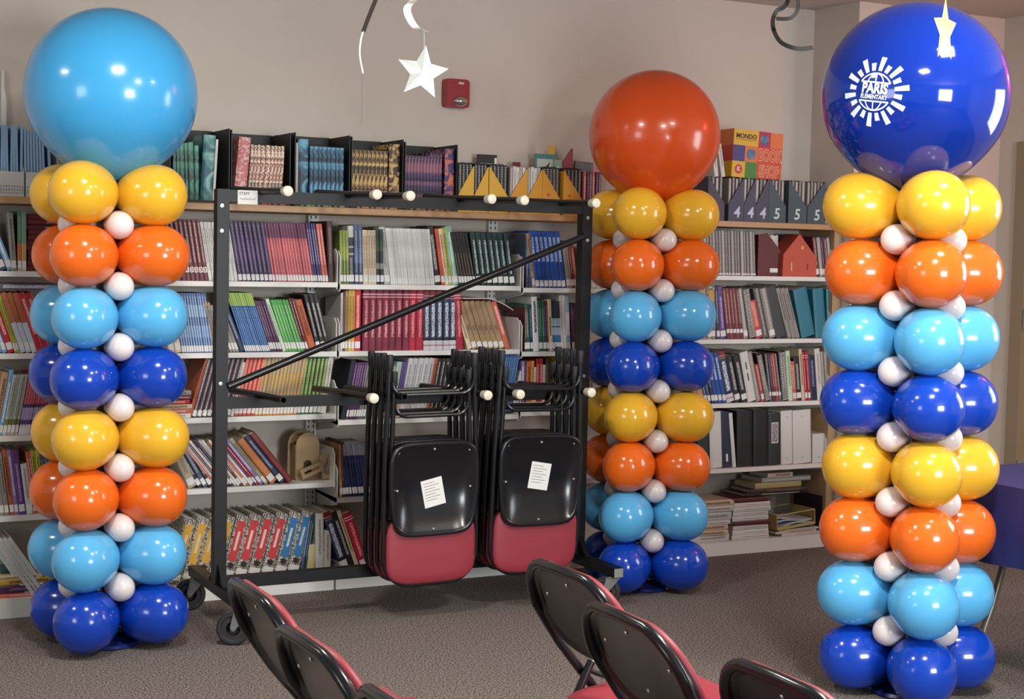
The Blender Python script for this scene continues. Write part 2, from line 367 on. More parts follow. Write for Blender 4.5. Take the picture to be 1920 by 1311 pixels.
M_ = dict(
 maroon=bm_('maroon_cover', '#5e2428', '#b89a90', (0.3, 0.95), 0.16), white=bm_('white_cover', '#cdc8c2', '#8f8a88', (0.3, 0.9), 0.14), grey=bm_('grey_cover', '#8c8880', '#56524e', (0.35, 0.9), 0.16),
 purple=bm_('dark_purple_cover', [(0, '#3d2c4a'), (0.30, '#443056'), (0.76, '#3a2a45')], '#7f6a8c', (0.16, 0.95), 0.12), coral=bm_('coral_cover', [(0, '#c05a60'), (0.74, '#6b3a5e'), (0.76, '#6a3450')], '#d98a86', (0.16, 0.7), 0.12),
 indigo=bm_('indigo_cover', '#3c2f63', '#a39bb8'), tan=bm_('tan_cover', '#b08862', '#6a4a38'), brown=bm_('dark_brown_cover', '#3e2524', '#76574c'),
 cream=bm_('cream_cover', '#d2bfa2', '#8a6a50'), blue_thin=bm_('steel_blue_cover', [(0, '#4b6a98'), (0.25, '#6d8cb4'), (0.45, '#45628f'), (0.6, '#7c97ba'), (0.8, '#4a6590')], '#c8d2de', (0.1, 0.95), 0.1),
 navy=bm_('navy_cover', '#1e2744', '#7c86a8', (0.3, 0.9), 0.15), blue_lime=bm_('blue_and_lime_cover', [(0, '#2d568f'), (0.78, '#8fae4e')], '#7fa2cc', (0.1, 0.75), 0.13), plum=bm_('plum_cover', '#4a2a4a', '#8c6a86', (0.3, 0.9), 0.14),
 green=bm_('bright_green_cover', '#4f9a4a', '#a6d09a', (0.2, 0.9), 0.12), palegreen=bm_('pale_green_cover', '#b9cfae', '#73936a'), orange=bm_('burnt_orange_cover', '#b85a2c', '#6e2a1c', (0.3, 0.9), 0.2), black=bm_('black_cover', '#1d1a1c', '#a8a4a2', (0.25, 0.85), 0.2),
 red=bm_('red_cover', '#b0242e', '#e2a09a', (0.3, 0.9), 0.2), redbk=bm_('coral_red_cover', [(0, '#b5403e'), (0.3, '#c04a44')], '#e08a76', (0.3, 0.95), 0.24), orange_grey=bm_('orange_and_grey_cover', [(0, '#c98a3a'), (0.28, '#9c937c'), (0.5, '#a58f60'), (0.7, '#998f78')], '#d59a4a', (0.1, 0.95), 0.2),
 green_yel=bm_('green_and_yellow_cover', '#1f6a44', '#b6b45e', (0.12, 0.95), 0.28), greyband=bm_('grey_olive_band_cover', [(0, '#b6b0a6'), (0.14, '#6f7440'), (0.26, '#aeb0a6')], '#7f8078', (0.3, 0.95), 0.12),
 redlilac=bm_('red_and_lilac_cover', [(0, '#cfcbd0'), (0.12, '#54376e'), (0.24, '#a090b6'), (0.44, '#4c2c56'), (0.5, '#a83a4a')], '#d08a94', (0.5, 0.95), 0.1), lightblue=bm_('light_blue_cover', '#6d9cc0', '#d3e0ea', (0.2, 0.8), 0.2),
 lilac=bm_('lilac_cover', '#8c76a8', '#cfc4dc'), violet=bm_('violet_cover', '#653a80', '#b49ac8', (0.2, 0.8), 0.15), yelgreen=bm_('yellow_green_cover', '#b3ae3c', '#6c6a22'), coralt=bm_('salmon_cover', '#c2604e', '#e5b0a4'),
 olive=bm_('olive_cover', [(0, '#5d6a2a'), (0.45, '#8a9440')], '#aab46a', (0.2, 0.9), 0.15), blackwhite=bm_('black_and_white_cover', [(0, '#3b3e4c'), (0.5, '#b4b4b2'), (0.53, '#3b3e4c'), (0.62, '#b0b0ae'), (0.65, '#3b3e4c'), (0.8, '#c8c6c2')], '#8c8c90', (0.05, 0.45), 0.2),
 slate=bm_('slate_blue_cover', [(0, '#3f4a66'), (0.35, '#5a6b90'), (0.6, '#4d5670')], '#98a2b8', (0.2, 0.9), 0.12), blackgreen=bm_('black_green_cover', [(0, '#23242a'), (0.28, '#8a8a80'), (0.38, '#1f2428'), (0.6, '#35502f'), (0.8, '#26352a')], None),
 whiteth=bm_('white_thin_cover', '#d3d1cc', '#a8a5a0', (0.3, 0.95), 0.1), mint=bm_('mint_cover', '#8fb59a', '#d0e0d0', (0.1, 0.9), 0.12), blackstripe=bm_('black_brown_cover', [(0, '#2a211d'), (0.45, '#211b1a')], '#877a68', (0.2, 0.6), 0.12),
 teal_dk=bm_('dark_teal_cover', '#12302f', '#b8c6c4', (0.22, 0.85), 0.17, freq=18), yellow=bm_('mustard_cover', '#c09a3c', '#7a5a1c'),
 crimson=bm_('crimson_cover', [(0, '#7c1f38'), (0.865, '#d49aa2'), (0.885, '#7c1f38'), (0.91, '#d49aa2'), (0.93, '#6c1c30')], '#d08a86', (0.22, 0.82), 0.17, freq=12), crimson2=bm_('red_crimson_cover', [(0, '#a81c38'), (0.865, '#e09aa2'), (0.885, '#a81c38'), (0.91, '#e09aa2'), (0.93, '#981830')], '#e28a80', (0.22, 0.82), 0.17, freq=12),
 navywhite=bm_('navy_white_text_cover', [(0, '#c9c6cc'), (0.07, '#a44a5a'), (0.085, '#c9c6cc'), (0.16, '#18171b'), (0.20, '#323a58'), (0.86, '#c87a6a'), (0.875, '#323a58'), (0.90, '#c87a6a'), (0.92, '#7a2430')], '#ccd0da', (0.22, 0.80), 0.24, freq=14),
 kraft=bm_('kraft_cover', [(0, '#a88a64'), (0.3, '#a08260')], '#7a6044', (0.38, 0.5), 0.3), blueword=bm_('royal_blue_cover', '#1d4c9c', '#a9bfe6', (0.46, 0.9), 0.3, freq=20), bluebar=bm_('mid_blue_cover', [(0, '#2f5a92'), (0.3, '#4f7fb6'), (0.36, '#3b6aa4'), (0.72, '#4f7fb6'), (0.76, '#3b6aa4')], '#a9c2de', (0.2, 0.95), 0.1),
 dkgreen=bm_('bottle_green_cover', '#1d5a44', '#8fb8a4', (0.3, 0.85), 0.12), bigwhite=bm_('white_dark_text_cover', '#d2d0cc', '#3c3a3c', (0.34, 0.92), 0.2, freq=30), creamtext=bm_('cream_dark_text_cover', '#d3b98a', '#4a3a28', (0.3, 0.66), 0.2, freq=26),
 bluenavy=bm_('navy_blue_band_cover', [(0, '#3a6a9c'), (0.32, '#9ab0bc'), (0.48, '#2a2c40'), (0.5, '#9ab0bc'), (0.66, '#24233a')], None), paleblue=bm_('pale_blue_cover', [(0, '#8cb4cc'), (0.28, '#d4dce2'), (0.7, '#8fb6cc')], None),
 greyth=bm_('dark_grey_cover', '#5d5856', '#a8a29c', (0.05, 0.98), 0.16), greylt=bm_('mid_grey_cover', '#8f8982', '#bab4ac', (0.05, 0.98), 0.2), tealbind=mat('teal_vinyl', '#2e7488', 0.45), steel2=bm_('grey_blue_cover', '#4a5a6c', '#8a98a6'),
 navytop=bm_('navy_grey_top_cover', [(0, '#20284c'), (0.78, '#8c8a98')], '#4a5688', (0.1, 0.7), 0.12), purplethin=bm_('purple_white_label_cover', [(0, '#4a2a52'), (0.34, '#9a7c9e'), (0.5, '#54305c')], '#a68aac', (0.3, 0.95), 0.12),
 mintnavy=bm_('mint_and_navy_cover', [(0, '#3c4250'), (0.52, '#9ab8a2')], None), purptan=bm_('purple_and_tan_cover', [(0, '#c09a72'), (0.52, '#5c4680')], None), whitetext=bm_('white_grey_text_cover', '#c5c3c4', '#8c8c94', (0.2, 0.9), 0.16),
 stripe=bm_('black_white_spine_cover', [(0, '#221f20'), (0.5, '#2c2826')], '#b8b4ae', (0.06, 0.94), 0.13), greenorange=bm_('green_and_orange_cover', [(0, '#b9a48c'), (0.1, '#b86a3c'), (0.46, '#4f7a5c')], '#88b094', (0.5, 0.9), 0.12), greenorange2=bm_('pale_green_and_orange_cover', [(0, '#cdb8b0'), (0.1, '#c89a5c'), (0.46, '#7d9c88')], None),
)
FLO = (70, '#2d4a3c', '#d6cdb8', '#c46a5a'); 
# ---- bay with the flat maroon stack
rS = 'second shelf down'
run('A', 1, -14, 27, 3, 0.20, [M_['lightblue'], M_['slate'], M_['lightblue']], 'pale blue spiral workbook leaning beside a grey paperback on the shelf of maroon stacks', 22, 'spiral_workbook', 'book', coil=False)
mix('A', 1, [(21, 32, 0.235, M_['grey'], 'tall grey-green paperback standing next to the green and orange pair', dict(lean=4)), (33, 41, 0.245, M_['greenorange'], 'green and orange paperback squeezed beside its paler twin'), (41, 49.5, 0.242, M_['greenorange2'], 'pale green and light orange paperback beside the flat maroon stack')])
X = x_at(51, YS, 1.421)
flat_stack(X, YS, 1.421, [(0.25 - 0.004 * (i % 3), 0.19, 0.0205, M_['maroon'], 'thin maroon hardcover lying flat in a tall stack of eleven', 0.002 * (i % 4), 0.003 * (i % 3), 0) for i in range(11)], group='flat stack of maroon hardcovers')
mix('A', 2, [(-14, 14, 0.20, M_['lightblue'], 'blue paperback leaning at the end of the row with red covers', dict(n=3)), (14, 28, 0.25, M_['red'], 'dark red paperback with white label leaning between blue and olive books'), (28, 38, 0.25, M_['yelgreen'], 'olive yellow paperback leaning next to a dark red one', dict(n=2)),
  (38, 60, 0.255, bm_('tan_white_foot_cover', [(0, '#c4c8d2'), (0.5, '#a8623c')], None), 'tan paperback with pale blue lower half, leaning', dict(n=2)), (60, 70, 0.255, bm_('rust_white_foot_cover', [(0, '#b9c2cc'), (0.5, '#a8563c')], None), 'thin rust paperback with pale foot, leaning by red books', dict(n=1)), (70, 96, 0.255, M_['red'], 'bright red hardcover leaning behind the orange and blue balloons', dict(n=2, stk=None))], lean=18)
z2 = flat_stack(x_at(-12, YS, 1.345), YS + 0.01, 1.3445, [(0.25, 0.17, 0.026, bm_('grey_lilac_cover', '#5c5566', '#c2bdc6', (0.15, 0.95), 0.25, freq=30), 'grey-lilac book lying flat on top of leaning red and olive books', 0, 0, 0.0)])
mix('A', 3, [(-16, -4, 0.26, M_['tan'], 'tan paperback leaning beside a light blue one'), (-4, 4, 0.27, M_['lightblue'], 'light blue paperback leaning next to grey spines with olive band'), (4, 33, 0.25, M_['greyband'], 'grey paperback with olive band and white label', dict(n=4, name='workbook')), (34, 108, 0.255, M_['redlilac'], 'thin red workbook with lilac lower bands in a tight row', dict(n=15, name='workbook'))], lean=-10)
mix('A', 4, [(-18, 18, 0.26, M_['grey'], 'grey-white workbook standing beside an orange-brown one', dict(n=4, name='workbook')), (19, 28, 0.27, M_['orange'], 'orange-brown paperback standing between grey and lilac spines'), (28, 36, 0.27, M_['lilac'], 'lilac paperback standing next to a violet one'), (36, 49, 0.265, M_['violet'], 'violet paperback with white label by a white and red spine'),
  (50, 63, 0.21, M_['white'], 'short white booklet leaning in front of salmon covers'), (63, 72, 0.26, M_['coralt'], 'salmon paperback leaning next to yellow-green books', dict(n=2)), (72, 88, 0.265, M_['yelgreen'], 'yellow-green paperback leaning beside salmon covers', dict(n=2)), (88, 108, 0.25, M_['slate'], 'grey-blue paperback leaning behind the yellow and orange balloons', dict(n=3))], lean=7)
xa = x_at(-20, YS, 0.08)
zt = flat_stack(xa, YS, 0.080, [(0.27, 0.2, 0.016, M_['coralt'], 'thin salmon book at the foot of a flat pile on the base shelf', 0, 0, 0), (0.25, 0.2, 0.034, M_['plum'], 'thick plum book lying flat above a thin salmon one', 0.005, 0, 0), (0.26, 0.2, 0.024, M_['yellow'], 'mustard yellow book lying flat above a plum one', 0, 0, 0), (0.24, 0.19, 0.014, M_['cream'], 'cream booklet lying flat above a mustard book', -.03, 0, 0)], group=None)
GL = mat('teal_ball_plastic', '#2c5f66', 0.35)
g = MB().lathe([(0, -0.05), (0.03, -0.04), (0.05, 0), (0.03, 0.04), (0, 0.05)], 16).build('toy_globe', GL, None, True, (x_at(8, YS + 0.06, zt + 0.05), YS + 0.07, zt + 0.05)); tag(g, 'small dark teal globe resting on a flat pile of books', 'globe')
MB().lathe([(0.051, -0.003), (0.053, 0), (0.051, 0.003)], 16).build('equator_band', mat('tan_band', '#8a7a60', 0.5), g, True)
run('A', 5, 50, 96, 5, 0.29, M_['whiteth'], 'white booklet with dark spine lines leaning steeply over a flat pile', 33, 'booklet', 'booklet', stk=None, d=0.21)
# ---- bay B
rb = run('B', 1, 316, 392, 9, 0.262, M_['maroon'], 'thin maroon reader with a numbered white sticker, leaning', 9, 'reader', 'book', sz=(0.035, 0.058))
for o, c in zip(rb[2:], ('3', '3', '1', '2', '2', '3', '3')):
    text('number_print', c, 0.021, mat('red_number_print', '#a8342c', 0.6), o, (0, -0.0013, 0.0465), ext=0.0003, bold=0.0006)
run('B', 1, 392, 447, 8, 0.255, M_['white'], 'thin white paperback leaning between maroon readers and dark purple workbooks', 10, 'booklet', 'booklet')
run('B', 1, 447, 512, 8, 0.262, M_['purple'], 'dark purple workbook with white foot label, leaning', 10, 'workbook', 'book', sz=(0.004, 0.03))
run('B', 1, 512, 588, 14, 0.26, M_['coral'], 'coral workbook with purple top band and white foot label', 10, 'workbook', 'book', sz=(0.004, 0.03))
run('B', 1, 588, 605, 4, 0.262, M_['indigo'], 'thin indigo workbook leaning after the coral row', 9, 'workbook', 'book', sz=(0.004, 0.03))
run('B', 1, 605, 616, 2, 0.26, M_['coralt'], 'thin salmon workbook leaning after indigo ones', 8, 'workbook', 'book', sz=(0.004, 0.03))
run('B', 1, 616, 627, 1, 0.272, M_['brown'], 'tall dark brown book at the end of the coral row', 3, 'hardcover_book', 'book', stk=None)
run('B', 2, 316, 341, 2, 0.22, M_['cream'], 'cream paperback at the head of a steel blue row', 10)
run('B', 2, 341, 402, 13, 0.258, M_['blue_thin'], 'thin steel blue workbook with white foot label', 9, 'workbook', 'book', sz=(0.004, 0.03))
run('B', 2, 402, 412, 2, 0.22, M_['tan'], 'thin tan workbook after the steel blue row', 12, 'workbook')
run('B', 2, 413, 449, 6, 0.215, M_['grey'], 'thin grey booklet leaning before a navy book', 21, 'booklet', 'booklet')
run('B', 2, 449, 460, 1, 0.20, M_['navy'], 'dark navy book leaning before blue and lime workbooks', 22, stk=None)
run('B', 2, 460, 507, 13, 0.272, M_['blue_lime'], 'blue workbook with lime green top band, leaning', 19, 'workbook', 'book', sz=(0.004, 0.03))
run('B', 2, 507, 530, 5, 0.235, M_['plum'], 'thin plum workbook leaning after the blue and lime row', 19, 'workbook')
run('B', 2, 530, 537, 1, 0.245, M_['palegreen'], 'pale green paperback leaning before bright green ones', 20)
run('B', 2, 537, 570, 6, 0.24, M_['green'], 'bright green paperback with white foot label, leaning', 19)
run('B', 2, 570, 580, 2, 0.245, M_['maroon'], 'maroon paperback leaning between bright green and burnt orange books', 18)
run('B', 2, 580, 594, 1, 0.235, M_['orange'], 'burnt orange book leaning before black ones', 18, stk=None)
run('B', 2, 594, 621, 3, 0.26, M_['black'], 'black textbook with white lettering leaning before the shelf divider', 15, 'textbook')
flat_stack(x_at(268, YS, 0.8), YS, 0.800, [(0.205 - 0.004 * (i % 2), 0.2, 0.019, M_[m], 'small %s book lying flat behind the blue and yellow balloons' % c, 0.003 * (i % 3), 0, 0) for i, (m, c) in enumerate((('white', 'white'), ('coralt', 'salmon'), ('cream', 'cream'), ('red', 'red'), ('maroon', 'maroon'), ('grey', 'grey')))])
run('B', 3, 352, 359, 1, 0.275, M_['orange'], 'rust-brown book leaning on a flat pile', -17, stk=None)
run('B', 3, 359, 432, 8, 0.268, bm_('grey_plum_cover', '#4c3a46', '#b4a8a8', (0.1, 0.95), 0.15), 'grey-plum workbook with white foot label, leaning', -15, 'workbook', sz=(0.004, 0.03))
run('B', 3, 432, 438, 1, 0.24, M_['white'], 'white book leaning before coral red ones', -13)
run('B', 3, 438, 477, 5, 0.262, M_['redbk'], 'coral red workbook with white foot label, leaning', -12, 'workbook', sz=(0.01, 0.045))
run('B', 3, 477, 556, 12, 0.262, M_['orange_grey'], 'orange and grey workbook with white foot label', -10, 'workbook', sz=(0.006, 0.04))
run('B', 3, 556, 600, 6, 0.262, M_['green_yel'], 'green workbook with yellow lettering', -9, 'workbook', sz=(0.006, 0.04))
run('B', 3, 600, 611, 1, 0.268, M_['white'], 'white book leaning at the end of the green row', -8, stk=None)
run('B', 4, 352, 371, 1, 0.22, bm_('tan_grey_cover', '#b3a58e', '#857a68'), 'thick tan-grey hardcover leaning behind the yellow balloons', 24, 'hardcover_book')
run('B', 4, 371, 402, 3, 0.25, [M_['black'], M_['steel2'], M_['black']], 'dark picture book leaning next to a tan-grey hardcover', 30, 'picture_book')
B4 = ['coralt', 'white', 'maroon', 'whiteth', 'black', 'plum', 'greyband', 'white', 'maroon', 'cream', 'coral', 'whiteth', 'plum', 'red']
run('B', 4, 404, 486, 14, 0.262, [M_[k] for k in B4], 'thin picture book in a steeply leaning fan of mixed covers', 39, 'picture_book')
run('B', 4, 486, 505, 2, 0.265, [M_['lilac'], bm_('khaki_cover', '#a39c7c', '#6c684c')], 'lilac or khaki picture book leaning in the steep fan', 39, 'picture_book')
run('B', 4, 505, 523, 1, 0.25, bm_('orange_edge_cover', '#c8763c', None), 'orange picture book leaning in the steep fan', 39, 'picture_book')
run('B', 4, 523, 538, 1, 0.27, M_['navy'], 'navy picture book leaning in the steep fan', 39, 'picture_book')
run('B', 4, 538, 552, 1, 0.285, bm_('deep_red_cover', '#6e1f22', None), 'deep red picture book leaning at the end of the steep fan', 39, 'picture_book', stk=None)
# cardboard arch with a small arched doorway and two cut-out frames
CARD = mat('brown_cardboard', '#9c8462', 0.85)
zb = ROWZ['B'][3]; pA = x_at(543, YS + 0.12, zb); pB = x_at(597, YS + 0.12, zb)
ar = empty('cardboard_arch', ((pA + pB) / 2, YS + 0.12, zb)); tag(ar, 'brown cardboard arch model with a small arched doorway', 'craft model')
hw = (pB - pA) / 2; hh = 0.215
def arch(w_, h_, n=10): return [(-w_, 0)] + [(-w_ * math.cos(math.pi * k / n) if False else -w_ * math.cos(math.pi * k / n), h_ - w_ + w_ * math.sin(math.pi * k / n)) for k in range(n + 1)] + [(w_, 0)]
def arch_panel(w_, h_, w2, b2, h2, y0, y1, m, name):
    out = [(-w_, 0.0)] + [(-w_ * math.cos(math.pi * k / 12), h_ - w_ + w_ * math.sin(math.pi * k / 12)) for k in range(13)] + [(w_, 0.0)]
    inn = [(-w2, b2)] + [(-w2 * math.cos(math.pi * k / 12), h2 - w2 + w2 * math.sin(math.pi * k / 12)) for k in range(13)] + [(w2, b2)]
    n = len(out); v = [(x, y0, z) for x, z in out] + [(x, y0, z) for x, z in inn] + [(x, y1, z) for x, z in out] + [(x, y1, z) for x, z in inn]; f = []
    for i in range(n):
        j = (i + 1) % n
        f += [(i, j, j + n, i + n), (i + 2 * n, i + 3 * n, j + 3 * n, j + 2 * n), (i, i + 2 * n, j + 2 * n, j), (i + n, j + n, j + 3 * n, i + 3 * n)]
    return MB().add(v, f).build(name, m, ar)
arch_panel(hw * 0.8, hh, hw * 0.28, 0.02, hh * 0.42, -0.045, -0.04, CARD, 'front_panel')
arch_panel(hw, hh * 1.04, hw * 0.5, 0.02, hh * 0.7, 0.03, 0.035, CARD, 'back_panel')
MB().box(-hw * 0.8, hw * 0.8, -0.04, 0.03, 0, 0.004).build('floor_panel', CARD, ar)
for sx in (-1, 1): MB().box(sx * hw * 0.8 - 0.002, sx * hw * 0.8 + 0.002, -0.04, 0.03, 0.004, hh - hw * 0.8).build('side_panel', CARD, ar)
def card_frame(cx_, cz, w_, h_, ang, y, lab):
    a, b2 = w_ / 2, h_ / 2; i1, i2 = a - 0.016, b2 - 0.016
    out = [(-a, -b2), (a, -b2), (a, b2), (-a, b2)]; inn = [(-i1, -i2), (i1, -i2), (i1, i2), (-i1, i2)]
    v = [(x, s_, z) for s_ in (-0.004, 0.004) for x, z in out + inn]; f = []
    for i in range(4):
        j = (i + 1) % 4; f += [(i, j, j + 4, i + 4), (i + 8, i + 12, j + 12, j + 8), (i, i + 8, j + 8, j), (i + 4, j + 4, j + 12, i + 12)]
    o = MB().add(v, f).build('cardboard_cutout', CARD, None, False, (cx_, y, cz), (0, ang, 0)); tag(o, lab, 'craft piece'); return o
card_frame(x_at(584, YS + 0.03, zb), zb + 0.050, 0.105, 0.045, -0.36, YS + 0.03, 'small cardboard slot frame tilted in front of the arch model')
card_frame(x_at(613, YS + 0.03, zb), zb + 0.062, 0.052, 0.11, -0.16, YS + 0.045, 'small upright cardboard slot frame beside the shelf divider')
# camouflage-pattern box books
CAMO = bm_('camouflage_print', '#777777', None, pat=(150, '#1d1a18', '#c9c2b4', '#6a6258'))
def camo(x0, x1, n, col, label, bay='B', row=5, h=0.285, lean=-15, d=0.22):
    pm = mat('spine_panel_' + col, col, 0.5)
    for o in run(bay, row, x0, x1, n, h, CAMO, label, lean, 'game_book', 'book', d=d, stk=LABELW, sz=(0.012, 0.04)):
        t = (o.dimensions.x if False else (max(v.co.x for v in o.data.vertices) * 2)); hh_ = max(v.co.z for v in o.data.vertices)
        pts = []
        for k in range(15): pts.append((-t * (0.27 + 0.05 * ((k * 7) % 3)), hh_ * (0.28 + 0.045 * k)))
        for k in reversed(range(15)): pts.append((t * (0.27 + 0.05 * ((k * 5) % 3)), hh_ * (0.28 + 0.045 * k)))
        key = ('panel', q(t), q(hh_), col)
        if key not in BK:
            BK[key] = MB().prism(pts, 'y', -0.0008, 0.002).data('spine_panel'); BK[key].materials.append(pm)
            BK[key + ('t',)] = MB().box(-t * 0.1, t * 0.1, -0.0013, 0.0, hh_ * 0.45, hh_ * 0.75).data('title'); BK[key + ('t',)].materials.append(bm_('title_' + col, col, '#d9cfc0', (0, 1), 0.5, freq=16))
            BK[key + ('r',)] = MB().lathe([(0, 0.0008), (t * 0.24, 0.0008), (t * 0.24, 0)], 10, Matrix.Translation((0, 0, hh_ * 0.215)) @ Matrix.Rotation(math.pi / 2, 4, 'X')).data('emblem'); BK[key + ('r',)].materials.append(mat('emblem_dark', '#2a1416', 0.6))
        p = obj('spine_panel', BK[key], None, o); obj('title_print', BK[key + ('t',)], None, p); obj('emblem_print', BK[key + ('r',)], None, o)
camo(313, 412, 4, '#c8962c', 'thick camouflage-pattern book with a yellow spine panel, leaning')
camo(412, 512, 4, '#c02a30', 'thick camouflage-pattern book with a red spine panel, leaning')
camo(512, 560, 2, '#1f6aa0', 'thick camouflage-pattern book with a blue spine panel, leaning')
run('B', 5, 562, 574, 3, 0.27, [M_['steel2'], M_['navy'], M_['dkgreen']], 'dark thin folder leaning after blue-panel camouflage books', -9, 'folder', 'folder', stk=None)
fo = run('B', 5, 574, 590, 1, 0.13, bm_('manila_cover', '#c9b888', None), 'manila pocket folder standing before white papers', -4, 'folder', 'folder', stk=None)
run('B', 5, 592, 608, 1, 0.27, M_['white'], 'tall white paper pad standing beside a manila folder', 1, 'paper_pad', 'pad', stk=None)
run('B', 5, 608, 621, 1, 0.19, M_['white'], 'short white paper pad standing by the bay edge', 0, 'paper_pad', 'pad', stk=None)
mix('C', 5, [(640, 656, 0.285, M_['navywhite'], 'navy textbook with white lettering leaning on the base shelf', dict(d=.22)), (656, 668, 0.285, M_['black'], 'black textbook leaning on the base shelf by a cream one', dict(stk=None)), (668, 676, 0.29, M_['cream'], 'cream textbook leaning behind the hanging chairs', dict(stk=None)), (676, 694, 0.275, M_['crimson2'], 'crimson textbook leaning on the base shelf behind hanging chairs')], lean=20, name='textbook')
# ---- bay C
mix('C', 1, [(638, 655, 0.24, M_['olive'], 'olive green paperback at the head of the row', dict(n=3)), (654, 665, 0.262, M_['blackwhite'], 'black and white spine standing after olive paperbacks'), (665, 681, 0.268, M_['slate'], 'slate blue paperback standing before cream readers', dict(n=2)), (681, 706, 0.245, M_['cream'], 'thin cream reader with white foot label', dict(n=5, name='reader')), (706, 720, 0.25, M_['blackgreen'], 'dark green and black paperback after the cream readers', dict(n=2))], lean=2)
run('C', 1, 721, 733, 1, 0.262, bm_('grey_white_cover', '#b4b2ac', '#8a8884'), 'thick grey-white book leaning before thin white ones', 7, 'hardcover_book')
run('C', 1, 733, 815, 20, 0.258, M_['whiteth'], 'thin white workbook in a tight white row', 7, 'workbook', sz=(0.006, 0.03))
mix('C', 1, [(815, 828, 0.272, M_['black'], 'black book with white lettering after the white row'), (828, 835, 0.262, bm_('vermilion_cover', '#c8482c', None), 'vermilion paperback leaning by a black book'), (835, 842, 0.262, M_['cream'], 'cream paperback leaning between vermilion and yellow-green ones'), (842, 848, 0.268, M_['yelgreen'], 'yellow-green paperback leaning before a mint one'), (848, 861, 0.275, M_['mint'], 'mint green book leaning before thin black ones')], lean=9)
run('C', 1, 861, 893, 6, 0.25, M_['blackstripe'], 'thin black-brown workbook with grey lettering, leaning', 12, 'workbook')
run('C', 1, 893, 966, 7, 0.25, M_['teal_dk'], 'dark teal textbook with white lettering and white label', 9, 'textbook')
mix('C', 2, [(638, 642, 0.262, M_['white'], 'thin white book beside the shelf divider'), (642, 647, 0.27, M_['brown'], 'thin dark brown book before tan ones'), (647, 652, 0.272, M_['tan'], 'tan book before mustard ones', dict(n=1)), (652, 664, 0.275, M_['yellow'], 'mustard book before a red one', dict(n=2)), (664, 676, 0.28, M_['red'], 'red hardcover before the crimson row')], lean=0)
run('C', 2, 679, 767, 7, 0.278, M_['crimson'], 'crimson textbook with twin pale bands and pink lettering', 0, 'textbook', stk=None, d=0.22)
run('C', 2, 767, 794, 2, 0.278, M_['crimson2'], 'brighter red textbook with twin pale bands', 0, 'textbook', stk=None, d=0.22)
run('C', 2, 794, 856, 5, 0.274, M_['navywhite'], 'navy textbook with large white lettering and pale foot', 1, 'textbook', stk=None, d=0.22)
run('C', 2, 856, 870, 1, 0.275, M_['crimson2'], 'red textbook leaning between navy and kraft books', 4, 'textbook', stk=None, d=0.22)
run('C', 2, 877, 886, 1, 0.17, M_['cream'], 'cream booklet leaning before the kraft books', 20, 'booklet', stk=None)
run('C', 2, 886, 947, 6, 0.236, M_['kraft'], 'kraft brown textbook with white label, leaning', 20, 'textbook', d=0.18, sz=(0.008, 0.035))
run('C', 2, 947, 957, 1, 0.236, M_['coralt'], 'salmon-edged kraft book leaning by the shelf divider', 20, 'textbook', stk=None)
# curved board lying over the kraft books
def curved_sheet(name, x0, x1, y0, y1, zf, th, m, m2, label, cat, n=14):
    v = []; f = []
    for k in range(n + 1):
        u = k / n; x = x0 + (x1 - x0) * u; z = zf(u)
        v += [(x, y0, z), (x, y1, z), (x, y0, z - th), (x, y1, z - th)]
    for k in range(n):
        a = 4 * k; f += [(a, a + 4, a + 5, a + 1), (a + 2, a + 3, a + 7, a + 6), (a, a + 2, a + 6, a + 4), (a + 1, a + 5, a + 7, a + 3)]
    f += [(0, 1, 3, 2), (4 * n, 4 * n + 2, 4 * n + 3, 4 * n + 1)]
    o = MB().add(v, f).build(name, m, None, True); tag(o, label, cat); return o
zc = ROWZ['C'][1]
cs = curved_sheet('display_board', x_at(861, YS + .05, zc + .23), x_at(957, YS + .05, zc + .18), YS + 0.02, YS + 0.2, lambda u: zc + 0.238 - 0.055 * max(0, (u - 0.45) / 0.55) ** 1.7 + 0.004, 0.004, mat('board_white', '#c9c4bc', 0.5), None, 'white display board curving over the kraft brown books', 'board')
MB().add([(v.co.x, v.co.y - 0.001 if i % 4 in (0, 2) else v.co.y, v.co.z - (0.0052 if i % 4 in (0, 1) else 0.003)) for i, v in enumerate(cs.data.vertices)], [tuple(p.vertices) for p in cs.data.polygons]).build('red_backing', mat('dark_red_backing', '#6a1e1e', 0.6), cs, True)
mix('C', 3, [(639, 648, 0.27, mat('dark_navy_board', '#17182a', 0.6), 'dark navy magazine folder beside the shelf divider', dict(stk=None, name='folder', cat='folder')), (648, 670, 0.26, M_['purplethin'], 'purple workbook with pale band, behind the hanging chair legs', dict(n=5, name='workbook')), (670, 684, 0.26, M_['greyth'], 'dark grey workbook behind the hanging chair legs', dict(n=3, name='workbook')),
  (716, 727, 0.24, M_['greylt'], 'grey paperback between hanging chair legs', dict(n=2)), (727, 737, 0.26, M_['mintnavy'], 'mint and navy reader behind the hanging chair', dict(n=2)), (737, 747, 0.26, M_['purptan'], 'purple and tan reader behind the hanging chair', dict(n=2)), (747, 797, 0.275, M_['whitetext'], 'thick white workbook with grey lettering behind the hanging chair', dict(n=5, name='workbook')), (797, 803, 0.275, M_['orange'], 'thin rust-orange workbook behind the hanging chair', dict(n=1)), (803, 872, 0.272, M_['stripe'], 'black workbook with white spine line behind the hanging chair', dict(n=9, name='workbook'))], lean=-10)
mix('C', 4, [(637, 642, 0.24, M_['tan'], 'tan hardcover standing by the lower shelf divider', dict(lean=1)), (642, 650, 0.25, M_['brown'], 'brown hardcover leaning before navy workbooks', dict(n=2, lean=3)), (650, 700, 0.242, M_['navytop'], 'navy workbook with grey top band, leaning', dict(n=9, name='workbook'))], lean=9)
